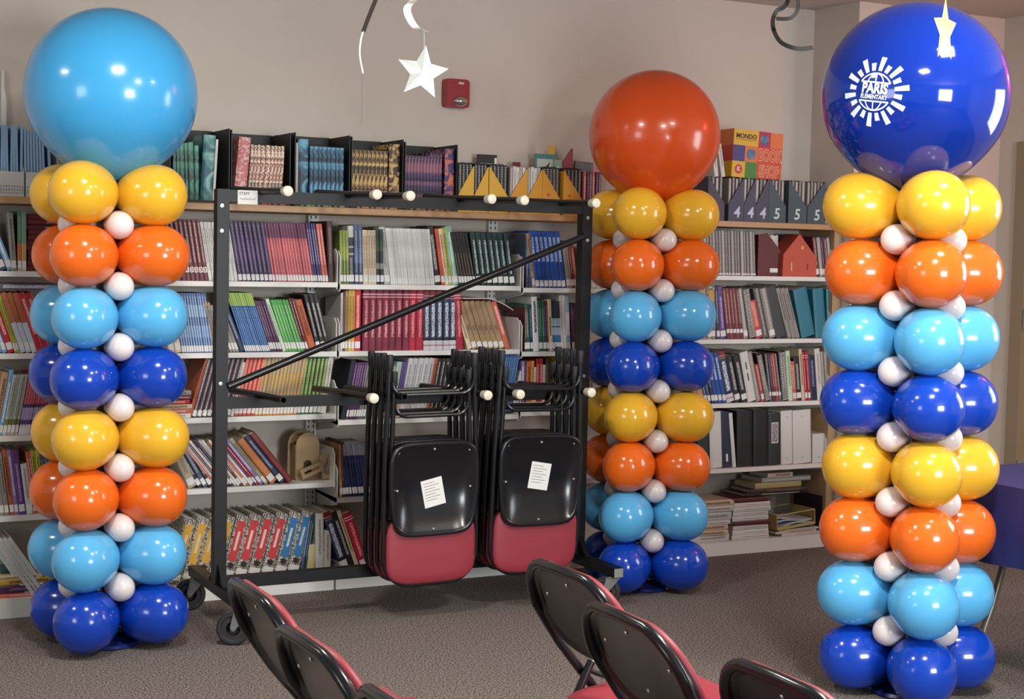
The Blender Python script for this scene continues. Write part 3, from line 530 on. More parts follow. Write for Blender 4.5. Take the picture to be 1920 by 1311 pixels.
# ---- bay D
mix('D', 1, [(987, 998, 0.255, M_['slate'], 'slate grey hardcover before royal blue books', dict(n=2, stk=None, lean=2)), (998, 1004, 0.26, M_['tan'], 'thin tan hardcover before royal blue books'), (1004, 1061, 0.272, M_['blueword'], 'royal blue paperback with white lettering and white label', dict(n=7, sz=(0.006, 0.035))), (1063, 1073, 0.225, M_['greylt'], 'grey paperback leaning after the royal blue row', dict(n=3)), (1073, 1078, 0.23, M_['maroon'], 'maroon paperback leaning after grey ones'), (1078, 1084, 0.215, M_['coralt'], 'salmon paperback leaning behind the rack post'), (1100, 1126, 0.2, M_['white'], 'white paperback showing between rack post and orange balloon', dict(n=3))], lean=9)
mix('D', 2, [(983, 987, 0.21, M_['maroon'], 'thin maroon book by the shelf divider', dict(lean=1)), (987, 995, 0.225, M_['dkgreen'], 'bottle green hardcover by a white titled book', dict(n=1)), (995, 1000, 0.225, M_['navy'], 'thin navy hardcover beside a bottle green one'), (1000, 1011, 0.262, M_['bigwhite'], 'tall white book with dark lettering down its spine', dict(d=0.26)), (1011, 1022, 0.245, M_['dkgreen'], 'thin bottle green reader after a tall white book', dict(n=3)), (1022, 1030, 0.24, M_['plum'], 'thin plum reader before a cream book', dict(n=2)), (1030, 1037, 0.25, M_['creamtext'], 'cream book with dark lettering down its spine'), (1037, 1053, 0.24, M_['bluenavy'], 'navy and blue banded reader', dict(n=4)), (1053, 1063, 0.27, M_['white'], 'tall white paperback before a pale blue one', dict(n=2)), (1063, 1071, 0.265, M_['paleblue'], 'pale blue and white paperback beside the rack post'), (1073, 1092, 0.23, M_['plum'], 'plum paperback behind the rack post', dict(n=3))], lean=4)
mix('D', 3, [(915, 928, 0.262, M_['slate'], 'slate blue workbook before mid blue ones, behind hanging chairs', dict(n=2)), (928, 958, 0.275, M_['bluebar'], 'mid blue workbook with pale stripe, behind hanging chairs', dict(n=8, name='workbook', lean=-9)), (960, 974, 0.19, M_['white'], 'white slipcase after the mid blue workbooks', dict(lean=-12, stk=None)), (976, 982, 0.24, M_['lilac'], 'lilac paperback after a white slipcase'), (982, 986, 0.245, M_['brown'], 'dark brown paperback before orange ones'), (986, 995, 0.238, M_['orange'], 'burnt orange paperback behind the hanging chair bars', dict(n=1)), (995, 1000, 0.24, M_['yellow'], 'mustard paperback behind the hanging chair bars'), (1000, 1004, 0.21, M_['white'], 'slim white booklet behind the hanging chair bars'), (1004, 1016, 0.25, M_['red'], 'red paperback behind the hanging chair bars', dict(n=2)), (1016, 1022, 0.22, M_['white'], 'slim white paperback beside red ones'), (1022, 1028, 0.25, M_['brown'], 'brown paperback before mustard ones'), (1028, 1042, 0.268, M_['yellow'], 'tall mustard paperback leaning behind the chair legs', dict(n=2, lean=-8)), (1042, 1068, 0.25, M_['plum'], 'plum paperback behind the chair legs', dict(n=4, lean=-6)), (1076, 1110, 0.24, M_['maroon'], 'maroon paperback between rack post and blue balloon', dict(n=4))], lean=0)
flat_stack(x_at(960, YS, 0.44), YS + 0.02, 0.44, [(0.21, 0.15, 0.02, M_['white'], 'white booklet lying flat behind the hung chair seats', 0, 0, 0.1), (0.16, 0.14, 0.02, M_['coralt'], 'salmon booklet lying flat on a white one', 0.05, 0, -0.1)])
run('D', 4, 1035, 1068, 3, 0.10, M_['black'], 'short black box file behind the hung chair seats', -20, 'box_file', 'box', stk=None)
# ---- bay E
run('E', 1, 1300, 1314, 2, 0.21, M_['maroon'], 'maroon reader at the head of the dark grey row', 4, 'reader')
run('E', 1, 1314, 1418, 18, 0.23, [M_['greyth'], M_['greylt'], M_['greyth']], 'slim grey reader in a tight row of grey spines', 4, 'reader', sz=(0.004, 0.012))
run('E', 2, 1310, 1343, 2, 0.01, M_['brown'], 'thin wooden strip under camouflage books', 0, 'shelf_strip', 'strip', stk=None) if False else None
camo(1309, 1343, 2, '#c4952f', 'thick camouflage-pattern book with an amber spine panel, beside purple readers', 'E', 2, 0.272, 3, 0.2)
mix('E', 2, [(1344, 1351, 0.27, M_['navy'], 'thin navy book after amber camouflage books', dict(lean=5)), (1351, 1363, 0.27, M_['violet'], 'violet reader with white lettering, leaning', dict(lean=7)), (1363, 1395, 0.262, [M_['maroon'], bm_('brick_cover', '#8c2f30', '#c89a90', (.3, .9), .12)], 'maroon reader with numbered label, leaning by a white coil', dict(n=5, lean=9, name='reader', sz=(0.03, 0.05))), (1395, 1404, 0.262, M_['greylt'], 'grey reader leaning before a white coil spine', dict(lean=11)), (1418, 1431, 0.20, M_['redbk'], 'coral red paperback leaning after a white coil spine', dict(lean=16)), (1431, 1443, 0.268, M_['greyth'], 'dark grey binder leaning on a coral red paperback', dict(lean=16, stk=None)), (1443, 1456, 0.268, M_['greylt'], 'ribbed grey book leaning between dark binders', dict(lean=16)), (1456, 1477, 0.275, mat('charcoal_binder', '#3c3c3e', 0.5), 'thick charcoal binder leaning before grey pads', dict(lean=17, stk=None, name='ring_binder', cat='binder')), (1477, 1500, 0.275, M_['grey'], 'grey-edged pad leaning before a teal binder', dict(n=3, lean=19, stk=None))])
run('E', 2, 1404, 1418, 1, 0.265, M_['black'], 'spiral bound book with white coil, leaning among maroon readers', 12, 'spiral_book', stk=None, coil=True)
TEAL = M_['tealbind']
for (a, b2, ln, lab) in ((1502, 1529, 15, 'wide teal ring binder leaning on grey pads'), (1530, 1551, 7, 'teal ring binder standing between another binder and the blue balloon'), (1552, 1564, 4, 'teal ring binder standing against the tan side panel')):
    run('E', 2, a, b2, 1, 0.262, TEAL, lab, ln, 'ring_binder', 'binder', stk=None, d=0.24)
mix('E', 3, [(1300, 1322, 0.25, M_['tan'], 'tan reader leaning behind the yellow balloon', dict(n=2)), (1322, 1334, 0.262, M_['slate'], 'slate reader leaning before blue titled books', dict(n=2)), (1334, 1341, 0.27, M_['navy'], 'navy paperback leaning before blue titled books'), (1341, 1363, 0.268, M_['blueword'], 'blue paperback with white lettering, leaning by a navy textbook', dict(n=3)), (1363, 1378, 0.27, M_['navywhite'], 'navy textbook with white lettering leaning among blue paperbacks', dict(name='textbook', stk=None)), (1378, 1402, 0.25, M_['black'], 'black binder leaning before a white slotted binder', dict(n=2, name='ring_binder', cat='binder')), (1418, 1428, 0.268, M_['greylt'], 'grey binder leaning after a white slotted binder', dict(stk=None)), (1428, 1434, 0.2, M_['redbk'], 'coral red reader leaning below a white coil spine'), ], lean=15)
wb = run('E', 3, 1402, 1418, 1, 0.265, mat('white_vinyl', '#cfccc6', 0.4), 'white binder with two dark slots, leaning', 14, 'ring_binder', 'binder', stk=None, d=0.22)[0]
for k in (0.13, 0.19): MB().box(-0.003, 0.003, -0.001, 0.001, k - 0.02, k + 0.02).build('spine_slot', BLACK_PLASTIC, wb)
run('E', 3, 1434, 1444, 1, 0.262, M_['black'], 'spiral bound book with white coil beside coral red readers', 15, 'spiral_book', stk=None, coil=True)
mix('E', 3, [(1444, 1466, 0.255, [M_['greyth'], M_['plum'], M_['maroon'], M_['redbk']], 'slim dark reader with number label between two coil spines', dict(n=5, lean=10, name='reader', sz=(.03, .05))), (1479, 1487, 0.265, M_['palegreen'], 'pale green pad leaning beside a coil spine', dict(stk=None)), (1487, 1494, 0.21, M_['coralt'], 'salmon pad leaning beside a pale green one', dict(n=2)), (1494, 1504, 0.23, M_['black'], 'black binder leaning in front of a cream card'), (1504, 1510, 0.275, M_['cream'], 'cream card folder leaning before crimson books', dict(stk=None)), (1510, 1520, 0.26, M_['crimson2'], 'crimson book leaning before a navy binder', dict(n=2)), (1520, 1533, 0.235, M_['navy'], 'navy binder leaning before a white one', dict(stk=None)), (1533, 1543, 0.275, M_['white'], 'white book leaning before grey ones near the side panel', dict(stk=None)), (1543, 1562, 0.26, M_['greylt'], 'grey reader leaning against the tan side panel', dict(n=3))], lean=7)
run('E', 3, 1466, 1479, 1, 0.265, M_['black'], 'spiral bound book with white coil beside a pale green pad', 8, 'spiral_book', stk=None, coil=True)
VW = MATS['white_vinyl']; VB = mat('black_vinyl', '#0d0d0f', 0.55); VN = mat('navy_vinyl', '#1f2440', 0.5); VG = mat('dark_green_vinyl', '#16281f', 0.5); VD = mat('charcoal_vinyl', '#262628', 0.5)
E4 = [(1308, 1332, VG, 'dark green ring binder beside a white one', 3, 0.30), (1332, 1355, VW, 'white ring binder between dark green and navy ones', 4, 0.292), (1355, 1373, VN, 'navy ring binder with small white tab', 5, 0.29), (1374, 1381, VW, 'slim white folder leaning on a wide black binder', 7, 0.285), (1382, 1412, VB, 'wide black ring binder beside a slim white folder', 2, 0.292), (1412, 1441, VB, 'wide black ring binder beside a charcoal one', 2, 0.296), (1441, 1464, VD, 'charcoal ring binder with a white spine tag', 2, 0.27), (1465, 1487, VW, 'white ring binder beside a charcoal one', 3, 0.285), (1487, 1522, VW, 'wide white ring binder at the end of the binder row', 3, 0.285), (1523, 1547, VW, 'low white box beside the wide white binder', 2, 0.155)]
for (a, b2, m, lab, ln, hh_) in E4:
    o = run('E', 4, a, b2, 1, hh_, m, lab, ln, 'ring_binder' if hh_ > 0.2 else 'storage_box', 'binder' if hh_ > 0.2 else 'box', stk=None, d=0.25)[0]
    if 'tab' in lab: MB().box(-0.006, 0.006, -0.0008, 0.001, 0.03, 0.07).build('tab_label', LABELW, o)
    if 'tag' in lab:
        MB().box(-0.022, 0.022, -0.001, 0.001, 0.115, 0.225).build('spine_tag', bm_('scribbled_tag', '#cfc8c8', '#77707c', (0.05, 0.95), 0.4, freq=12), o)
    if 'wide white' in lab or 'white ring binder beside' in lab:
        for zz in (0.03, 0.25): MB().lathe([(0, 0.001), (0.004, 0.001), (0.004, 0)], 8, Matrix.Translation((0, 0, zz)) @ Matrix.Rotation(math.pi / 2, 4, 'X')).build('rivet', STEEL, o)
# paper and book piles on the base shelf
z5 = ROWZ['E'][4]
flat_stack(x_at(1290, YS, z5), YS, z5, [(0.26, 0.21, t, M_['white'] if c == 0 else M_['cream'], 'pale softcover book lying in a slumped pile beside the blue balloon', dx, 0, r) for t, c, dx, r in ((0.036, 0, 0.0, 0.03), (0.022, 1, -0.02, -0.05), (0.028, 1, -0.01, 0.02), (0.02, 0, 0.0, 0.0), (0.045, 0, 0.01, 0.02), (0.03, 0, 0.015, -0.02), (0.03, 1, 0.02, 0.0))], name='softcover_book', group='slumped pile of pale softcovers')
BRN = bm_('dark_red_white_cover', '#5a2024', None)
z6 = flat_stack(x_at(1372, YS, z5), YS, z5, [(0.235 - 0.004 * (i % 3), 0.2, 0.0235, M_['whiteth'] if i not in (3, 8) else BRN, 'white-edged workbook lying in the tidy middle pile', 0.003 * ((i * 5) % 4), 0, 0.012 * ((i % 3) - 1)) for i in range(9)], name='flat_workbook', group='tidy middle pile of workbooks')
X = x_at(1452, YS, z5)
flat_stack(X, YS - 0.01, z5, [(0.30, 0.2, 0.014, M_['white'], 'white folder at the foot of the untidy tray pile', 0.04, 0, -0.04), (0.28, 0.2, 0.012, M_['cream'], 'cream folder under the wire-edged tray', 0.0, 0, 0.05), (0.27, 0.2, 0.010, M_['white'], 'white folder under the yellow-edged tray', 0.02, 0, 0.03)], name='paper_folder', cat='folder')
TRAY = mat('yellow_edged_tray', '#b8a468', 0.5)
tr = empty('paper_tray', (X + 0.13, YS + 0.09, z5 + 0.042), (0.0, -0.07, 0.05)); tag(tr, 'yellow-edged paper tray full of loose papers', 'tray')
tm = MB().box(-0.13, 0.13, -0.1, 0.1, 0, 0.003).build('tray_floor', BLACK_PLASTIC, tr)
for sy in (-1, 1): MB().box(-0.13, 0.13, sy * 0.1 - 0.002, sy * 0.1 + 0.002, 0.003, 0.018).build('tray_side', TRAY, tr)
for sx in (-1, 1): MB().box(sx * 0.13 - 0.002, sx * 0.13 + 0.002, -0.1, 0.1, 0.003, 0.085).build('tray_end', TRAY, tr)
for sy in (-1, 1): MB().box(-0.13, 0.13, sy * 0.1 - 0.002, sy * 0.1 + 0.002, 0.08, 0.086).build('tray_rim', TRAY, tr)
for i in range(3):
    sh = curved_sheet('loose_paper', -0.12, 0.115, -0.09, 0.09, lambda u, i=i: 0.010 + i * 0.022 + 0.02 * math.sin(u * 3 + i), 0.008, mat('bluish_paper', '#b9c0c4', 0.7), None, 'x', 'paper', 10)
    for k in ('label', 'category'): del sh[k]
    sh.parent = tr
z7 = z5 + 0.134
flat_stack(x_at(1404, YS, z6), YS + 0.03, z6, [(0.42, 0.19, 0.016, M_['black'], 'long black folder laid across the middle pile and tray', 0.0, 0, 0.02), (0.36, 0.18, 0.020, M_['brown'], 'dark brown book lying across the pile under an olive one', 0.03, 0, -0.03), (0.31, 0.18, 0.030, bm_('olive_tan_cover', '#a79a68', None), 'olive-tan hardcover lying across the pile', 0.06, 0, 0.03), (0.33, 0.18, 0.026, M_['greylt'], 'grey-white paperback lying above an olive-tan hardcover', 0.1, 0, 0.02), (0.17, 0.16, 0.022, M_['cream'], 'small cream book topping the untidy pile', 0.14, 0, 0.04)], name='flat_book')
pb = empty('plum_bin', (x_at(1546, YS + 0.08, z5), YS + 0.12, z5)); tag(pb, 'plum plastic book bin standing against the tan side panel', 'bin')
PL = mat('plum_plastic', '#33202e', 0.45)
pbm = MB().box(-0.09, 0.05, -0.12, 0.12, 0, 0.004); pbm.build('bin_floor', PL, pb)
for (a, b2, c, d2) in ((-0.09, -0.086, -0.12, 0.12), (0.046, 0.05, -0.12, 0.12)): MB().box(a, b2, c, d2, 0.004, 0.2).build('bin_side', PL, pb)
MB().box(-0.086, 0.046, -0.12, -0.116, 0.004, 0.17).build('bin_front', PL, pb); MB().box(-0.086, 0.046, 0.116, 0.12, 0.004, 0.2).build('bin_back', PL, pb)
for i, (xx, m) in enumerate(((-0.07, 'greylt'), (-0.045, 'navy'), (-0.02, 'white'), (0.005, 'slate'), (0.028, 'plum'))):
    make_book('booklet', 0.016, 0.18, 0.21, M_[m], (pb.location.x + xx, pb.location.y - 0.1, z5 + 0.0045), (0, 0, 0), 'slim booklet standing in the plum plastic bin', 'booklet', 'booklets in the plum bin')
# ------------------------------------------------------------------ things on the maple board
ZT = 1.722; YT = 6.375
PB = mat('powder_blue_cover', '#8fb0cc', 0.6)
WBOX = mat('white_corrugated_board', '#c9c7c2', 0.7)
def low_box(px0, px1, label, dep=0.24, fh=0.10):
    X0, X1 = x_at(px0, YT, ZT), x_at(px1, YT, ZT); r = empty('magazine_box', ((X0 + X1) / 2, YT, ZT)); tag(r, label, 'magazine box')
    hw_ = (X1 - X0) / 2 - 0.002
    MB().box(-hw_, hw_, 0, dep, 0, 0.003).build('bottom', WBOX, r)
    MB().box(-hw_, hw_, 0, 0.003, 0.003, fh).build('front', WBOX, r); MB().box(-hw_, hw_, dep - 0.003, dep, 0.003, 0.28).build('back', WBOX, r)
    for sx in (-1, 1): MB().prism([(0.003, 0.003), (dep - 0.003, 0.003), (dep - 0.003, 0.28), (dep * 0.5, 0.28), (0.003, fh)], 'x', sx * hw_ - 0.0015 * sx - 0.0015, sx * hw_ - 0.0015 * sx + 0.0015).build('side', WBOX, r)
    g = MB()
    n = max(3, int(hw_ * 2 / 0.011))
    for k in range(n + 1): g.box(-hw_ + 0.004 + k * (2 * hw_ - 0.01) / n, -hw_ + 0.0055 + k * (2 * hw_ - 0.01) / n, -0.0006, 0.0, 0.012, 0.042)
    for zz in (0.012, 0.026, 0.041): g.box(-hw_ + 0.004, hw_ - 0.004, -0.0006, 0.0, zz, zz + 0.0014)
    gg = g.build('grid_print', mat('grey_print', '#6d6c6a', 0.7), r); gg['kind'] = 'stuff'
    return r
low_box(-38, 46, 'white magazine box with a printed grid, full of powder blue booklets')
low_box(48, 112, 'white magazine box with printed grid, mostly hidden behind the yellow balloon')
for i in range(13):
    xx, zz, th = lean_xf(x_at(-34 + i * 6.1, YT + 0.012, ZT), ZT + 0.003, 0.01, -1 + (i % 3))
    make_book('booklet', 0.009, 0.2, 0.283 - 0.002 * (i % 3), PB, (xx, YT + 0.012, zz), (0, th, 0), 'powder blue booklet in the uncovered white magazine box', 'booklet', 'powder blue booklets, first box')
for i in range(9):
    xx, zz, th = lean_xf(x_at(54 + i * 6.0, YT + 0.012, ZT), ZT + 0.003, 0.01, 2 + i)
    if i == 7: continue
    make_book('booklet', 0.009, 0.2, 0.27 - 0.004 * i, PB, (xx - 0.012, YT + 0.012, zz), (0, th * (0.3), 0), 'powder blue booklet leaning in the white box under the big blue balloon', 'booklet', 'powder blue booklets, second box')
p0 = at_y(8, 226, 6.63)
st = MB().prism([(-0.011, 0), (0.011, 0), (0.011, 0.41), (0.002, 0.462), (0.002, 0.525), (-0.008, 0.53), (-0.010, 0.455)], 'y', 0, 0.012).build('white_stake', mat('white_plastic', '#cfccc4', 0.5), None, False, (p0.x, 6.645, ZT)); tag(st, 'narrow white plastic stake standing behind the powder blue booklets', 'stake')
# black box files
BBOX = mat('black_box_board', '#141214', 0.55)
def black_box(px0, px1, h, label, strip, dep=0.27, fh=0.055):
    X0, X1 = x_at(px0, YT, ZT) + 0.002, x_at(px1, YT, ZT) - 0.002; hw_ = (X1 - X0) / 2; r = empty('box_file', ((X0 + X1) / 2, YT, ZT)); tag(r, label, 'box file')
    MB().box(-hw_, hw_, 0, dep, 0, 0.003).build('bottom', BBOX, r); MB().box(-hw_, hw_, dep - 0.004, dep, 0.003, h + 0.004).build('back', BBOX, r)
    for sx in (-1, 1): MB().prism([(0, 0.003), (dep - 0.004, 0.003), (dep - 0.004, h), (0.004, h), (0, h - 0.004)], 'x', sx * hw_ - (0.004 if sx > 0 else 0), sx * hw_ + (0 if sx > 0 else 0.004)).build('side', BBOX, r)
    MB().box(-hw_ + 0.004, hw_ - 0.004, 0, 0.003, 0.003, 0.012).build('front_lip', BBOX, r)
    return r, X0, X1
def fillbox(X0, X1, items, label, lean=0, z=ZT + 0.0034):
    x = X0
    for (t, h, m, lab, ln, dy) in items:
        xx, zz, th = lean_xf(x + t / 2, z, t, ln); make_book('reader', t, 0.2, h, m, (xx, YT + 0.016 + dy, zz), (0, th, 0), lab, 'book', 'readers: ' + lab); x += t / math.cos(math.radians(ln)) + 0.0012
FL = bm_('floral_cover', '#cccccc', None, pat=(60, '#3f5a48', '#d8cdb9', '#c87264')); PK = bm_('pink_floral_cover', '#cc6666', None, pat=(45, '#b8686a', '#c9a69a', '#a84a50'))
GR = bm_('sea_green_cover', '#246a58', None, pat=(14, '#153c34', '#4f8f78', '#24604e')); TE = bm_('teal_whale_cover', '#3a7c78', None, pat=(11, '#1d4a66', '#8fb8b4', '#3a8076'))
BL = bm_('blue_smoke_cover', '#1f4a62', None, pat=(12, '#132a3c', '#5f9ab4', '#1f4a62')); BG = bm_('gold_gear_cover', '#8a6a3a', None, pat=(30, '#2a1c14', '#b89a5a', '#6f4e30')); PU = bm_('purple_bokeh_cover', '#3a2a4a', None, pat=(18, '#241a30', '#8c5a6a', '#3c2c58'))
OR_ = bm_('orange_dot_cover', '#4a3a6a', None, pat=(26, '#3a3060', '#c86a4a', '#4c3a70'))
b1, a0, a1 = black_box(317, 431, 0.322, 'black box file of sea green readers beside the blue balloon', None)
fillbox(a0 + 0.02, a1, [(0.014, 0.24 + 0.004 * (i % 2), GR, 'thin sea green reader in the first black box file', 1, 0) for i in range(2)] + [(0.022, 0.25, GR, 'sea green reader in the first black box file', 2, 0), (0.013, 0.248, GR, 'thin sea green reader in the first black box file', 2, 0), (0.026, 0.252, GR, 'wide sea green reader in the first black box file', 2, 0.002), (0.02, 0.24, GR, 'sea green reader in the first black box file', 1, 0.01), (0.052, 0.286, TE, 'large teal illustrated reader in the first black box file', -3, 0), (0.010, 0.27, M_['white'], 'slim white reader beside a large teal one', -3, 0)], '')
b2_, a0, a1 = black_box(432, 545, 0.318, 'black box file of pink and floral readers', None)
fillbox(a0 + 0.016, a1, [(0.052, 0.285, PK, 'large pink floral reader in a black box file', -5, 0)], '')
fillbox(a0 + 0.08, a1, [(0.014 + 0.008 * (i in (3, 4)), 0.256 - 0.002 * (i % 2), FL, 'floral-print reader in the box with the pink one', -3, 0) for i in range(9)], '')
b3, a0, a1 = black_box(551, 656, 0.322, 'black box file of dark blue smoke-pattern readers', None)
fillbox(a0 + 0.01, a1, [(0.012, 0.275, M_['greylt'], 'slim grey reader in the dark blue box', 0, 0), (0.045, 0.292, BL, 'large dark blue smoke-pattern reader', 0, 0)], ''); fillbox(a0 + 0.075, a1, [(0.016 + 0.006 * (i % 2), 0.262, BL, 'slim dark blue smoke-pattern reader', 0, 0) for i in range(8)], '')
b4, a0, a1 = black_box(657, 756, 0.318, 'black box file of brown and gold gear-print readers', None)
fillbox(a0 + 0.006, a1, [(0.0185, 0.258, BG, 'slim brown and gold gear-print reader', 0, 0) for i in range(9)], ''); fillbox(a1 - 0.062, a1, [(0.05, 0.292, BG, 'large brown and gold gear-print reader', 0, 0)], '')
b5, a0, a1 = black_box(757, 857, 0.308, 'black box file of purple readers next to yellow files', None)
fillbox(a0 + 0.006, a1, [(0.0145, 0.245 + 0.02 * (i > 7), PU, 'slim purple bokeh-print reader', 0, 0) for i in range(12)], ''); fillbox(a1 - 0.055, a1, [(0.046, 0.285, OR_, 'large purple reader with orange spots', 0, 0)], '')
# label tabs on the front lips
for r, col, n in ((b2_, '#a8444a', 8), (b3, '#7c9a6a', 8), (b4, '#b08060', 9), (b5, '#a8664a', 7)):
    hwb = -min(v.co.x for v in r.children[0].data.vertices)
    for k in range(n):
        xx = -hwb + 0.03 + k * (2 * hwb - 0.05) / n
        MB().box(xx, xx + 0.012 + 0.01 * (k % 3 == 1), -0.001, 0.0005, 0.002, 0.011).build('colour_tab', mat('tab_' + col, col, 0.6), r)
# diagonal-cut magazine files
def mag_file(px0, px1, apex_right, m, label, h=0.215, h0=0.085, dep=0.23, digit=None, dmat=None, dot=False, cat='magazine file', Y=YT, grp=None):
    X0, X1 = x_at(px0, Y, ZT) + 0.0008, x_at(px1, Y, ZT) - 0.0008; hw_ = (X1 - X0) / 2; r = empty('magazine_file', ((X0 + X1) / 2, Y, ZT)); tag(r, label, cat, grp)
    pts = [(-hw_, 0), (hw_, 0), (hw_, h), (hw_ - 0.004, h), (-hw_, h0)] if apex_right else [(-hw_, 0), (hw_, 0), (hw_, h0), (-hw_ + 0.004, h), (-hw_, h)]
    MB().prism(pts, 'y', 0, 0.003).build('front', m, r)
    MB().box(-hw_, hw_, 0.003, dep, 0, 0.003).build('bottom', m, r)
    sd = 1 if apex_right else -1
    MB().box(min(sd * hw_, sd * (hw_ - 0.003)), max(sd * hw_, sd * (hw_ - 0.003)), 0.003, dep, 0.003, h).build('tall_side', m, r)
    MB().box(min(-sd * hw_, -sd * (hw_ - 0.003)), max(-sd * hw_, -sd * (hw_ - 0.003)), 0.003, dep, 0.003, h0).build('low_side', m, r)
    MB().box(-hw_ + 0.003, hw_ - 0.003, dep - 0.003, dep, 0.003, h * 0.95).build('back', m, r)
    if digit: text('number', digit, 0.078, dmat, r, (0.012 * sd * 0.3, -0.0008, 0.044), ext=0.0005, shear=0.12, bold=0.0014)
    if dot:
        MB().lathe([(0, 0.0007), (0.008, 0.0007), (0.008, 0)], 14, Matrix.Translation((-hw_ * 0.35, 0, h0 + 0.02)) @ Matrix.Rotation(math.pi / 2, 4, 'X')).build('red_dot', mat('red_dot', '#c4542c', 0.5), r)
        MB().box(-hw_ * 0.6, hw_ * 0.1, -0.0006, 0.0001, h0 - 0.012, h0 - 0.006).build('print_line', INK, r)
    return r, X0, X1
YM = mat('yellow_card', '#d0a034', 0.6); YM2 = mat('amber_card', '#cf9330', 0.6)
YF_ = [(858, 888, 1, YM, 'yellow diagonal-cut magazine file beside the purple box file', False), (888, 915, 1, YM, 'narrow yellow magazine file back to back with a mirrored one', False), (916, 953, 0, YM, 'yellow magazine file sloping down towards white booklets', False), (955, 988, 1, YM2, 'amber magazine file rising from white booklets', False), (988, 1016, 1, YM2, 'narrow amber magazine file beside the red-dotted one', False), (1016, 1050, 0, YM2, 'amber magazine file with a red dot, beside a narrow one', True), (1055, 1092, 0, YM2, 'amber magazine file with a red dot near the orange balloon', True)]
SPB = bm_('black_spiral_cover', '#19181c', None)
for (a, b2, ap, m, lab, dot) in YF_:
    r, X0, X1 = mag_file(a, b2, ap, m, lab, dot=dot, h=0.212, h0=0.075)
    n = max(3, int((X1 - X0) / 0.018)); wht = 'rising from white' in lab or 'beside the red-dotted' in lab
    for k in range(n):
        t = (X1 - X0 - 0.008) / n * 0.93; xx = X0 + 0.004 + (k + 0.5) * (X1 - X0 - 0.008) / n
        mm = (M_['white'] if k % 3 else M_['greylt']) if wht else SPB
        make_book('spiral_reader' if not wht else 'booklet', t, 0.2, 0.222 + 0.004 * (k % 2) - (0.006 if wht else 0), mm, (xx, YT + 0.010, ZT + 0.0034), (0, 0, 0), ('pale booklet standing in an amber magazine file' if wht else 'black spiral reader standing in a yellow magazine file'), 'book', ('pale booklets in amber files' if wht else 'black spiral readers in yellow files'), None, coil=False if wht else 'thin')
# odds and ends behind the yellow files
def card(px0, py0, px1, py1, Y, th, m, name, label, cat, tilt=0.0, z0=None):
    a = at_y(px0, py1, Y); b2 = at_y(px1, py0, Y); o = MB().box(-(b2.x - a.x) / 2, (b2.x - a.x) / 2, 0, th, 0, b2.z - a.z).build(name, m, None, False, ((a.x + b2.x) / 2, Y, a.z), (0, tilt, 0)); tag(o, label, cat); return o, (b2.x - a.x), (b2.z - a.z)
Yb = 6.60
def standing(px0, px1, top_py, m, name, label, cat, Y=Yb, th=0.012, tilt=0.0):
    zt_ = at_y((px0 + px1) / 2, top_py, Y).z; X0 = x_at(px0, Y, zt_); X1 = x_at(px1, Y, zt_)
    o = MB().box(-(X1 - X0) / 2, (X1 - X0) / 2, 0, th, 0, zt_ - ZT).build(name, m, None, False, ((X0 + X1) / 2, Y, ZT), (0, tilt, 0)); tag(o, label, cat); return o, X1 - X0, zt_ - ZT
o, w_, h_ = standing(896, 932, 290, mat('dark_case_board', '#23231f', 0.5), 'picture_case', 'dark framed picture case with pale green front behind yellow files', 'picture case')
MB().box(-w_ * 0.36, w_ * 0.30, -0.001, 0.0, h_ * 0.45, h_ * 0.86).build('green_front', mat('sage_print', '#6e7c62', 0.5), o); MB().box(w_ * 0.36, w_ * 0.48, -0.002, 0.012, h_ * 0.4, h_ * 0.95).build('white_edge', LABELW, o)
o, w_, h_ = standing(1003, 1044, 289, mat('teal_card', '#3f8078', 0.5), 'picture_card', 'teal bordered picture card with a dark animal, behind amber files', 'card', 6.58, 0.006)
MB().box(-w_ * 0.4, w_ * 0.38, -0.001, 0.0, h_ * 0.55, h_ * 0.92).build('picture_area', mat('pale_print', '#b5bdb4', 0.5), o)
MB().prism([(-w_ * .26, h_ * .74), (-w_ * .1, h_ * .78), (0, h_ * .8), (w_ * .2, h_ * .88), (w_ * .12, h_ * .78), (w_ * .25, h_ * .72), (w_ * .08, h_ * .73), (w_ * .1, h_ * .62), (0, h_ * .7), (-w_ * .08, h_ * .6), (-w_ * .1, h_ * .72)], 'y', -0.0018, -0.001).build('animal_print', mat('dark_red_print', '#5a2a26', 0.6), o)
o2 = MB().box(-0.019, 0.019, 0, 0.002, -0.02, 0.04).build('sticky_note', mat('yellow_note', '#cdae3c', 0.7), None, False, (x_at(1036, 6.578, 2.0), 6.589, at_y(1036, 288, 6.578).z)); tag(o2, 'small yellow sticky note above the teal picture card', 'note')
z_ = at_y(1060, 278, 6.6).z - ZT
o = MB().prism([(-0.045, 0), (0.03, 0), (0.03, z_), (0.022, z_), (-0.045, z_ * 0.72)], 'y', 0, 0.008).build('triangle_file', mat('deep_red_card', '#8c2432', 0.5), None, False, (x_at(1062, 6.6, ZT), 6.6, ZT)); tag(o, 'deep red slant-topped file behind the amber magazine files', 'file')
o, w_, h_ = standing(1040, 1054, 300, M_['mint'], 'slim_file', 'mint green slim file beside the deep red one', 'file', 6.57, 0.01)
o, w_, h_ = standing(1074, 1108, 303, mat('dark_photo_cover', '#2c2622', 0.4, noise=(22, '#1c1a18', '#5a4438')), 'picture_book', 'dark photo-covered book behind the last amber file', 'book', 6.59, 0.012, 0.05)
o, w_, h_ = standing(1104, 1120, 312, mat('pink_card', '#d088a0', 0.6), 'pink_card', 'pink card poking up beside the orange balloon', 'card', 6.6, 0.004, 0.1)
o, w_, h_ = standing(962, 976, 304, mat('maroon_card', '#6e2a30', 0.6), 'corner_card', 'maroon card poking up behind white booklets', 'card', 6.6, 0.004)
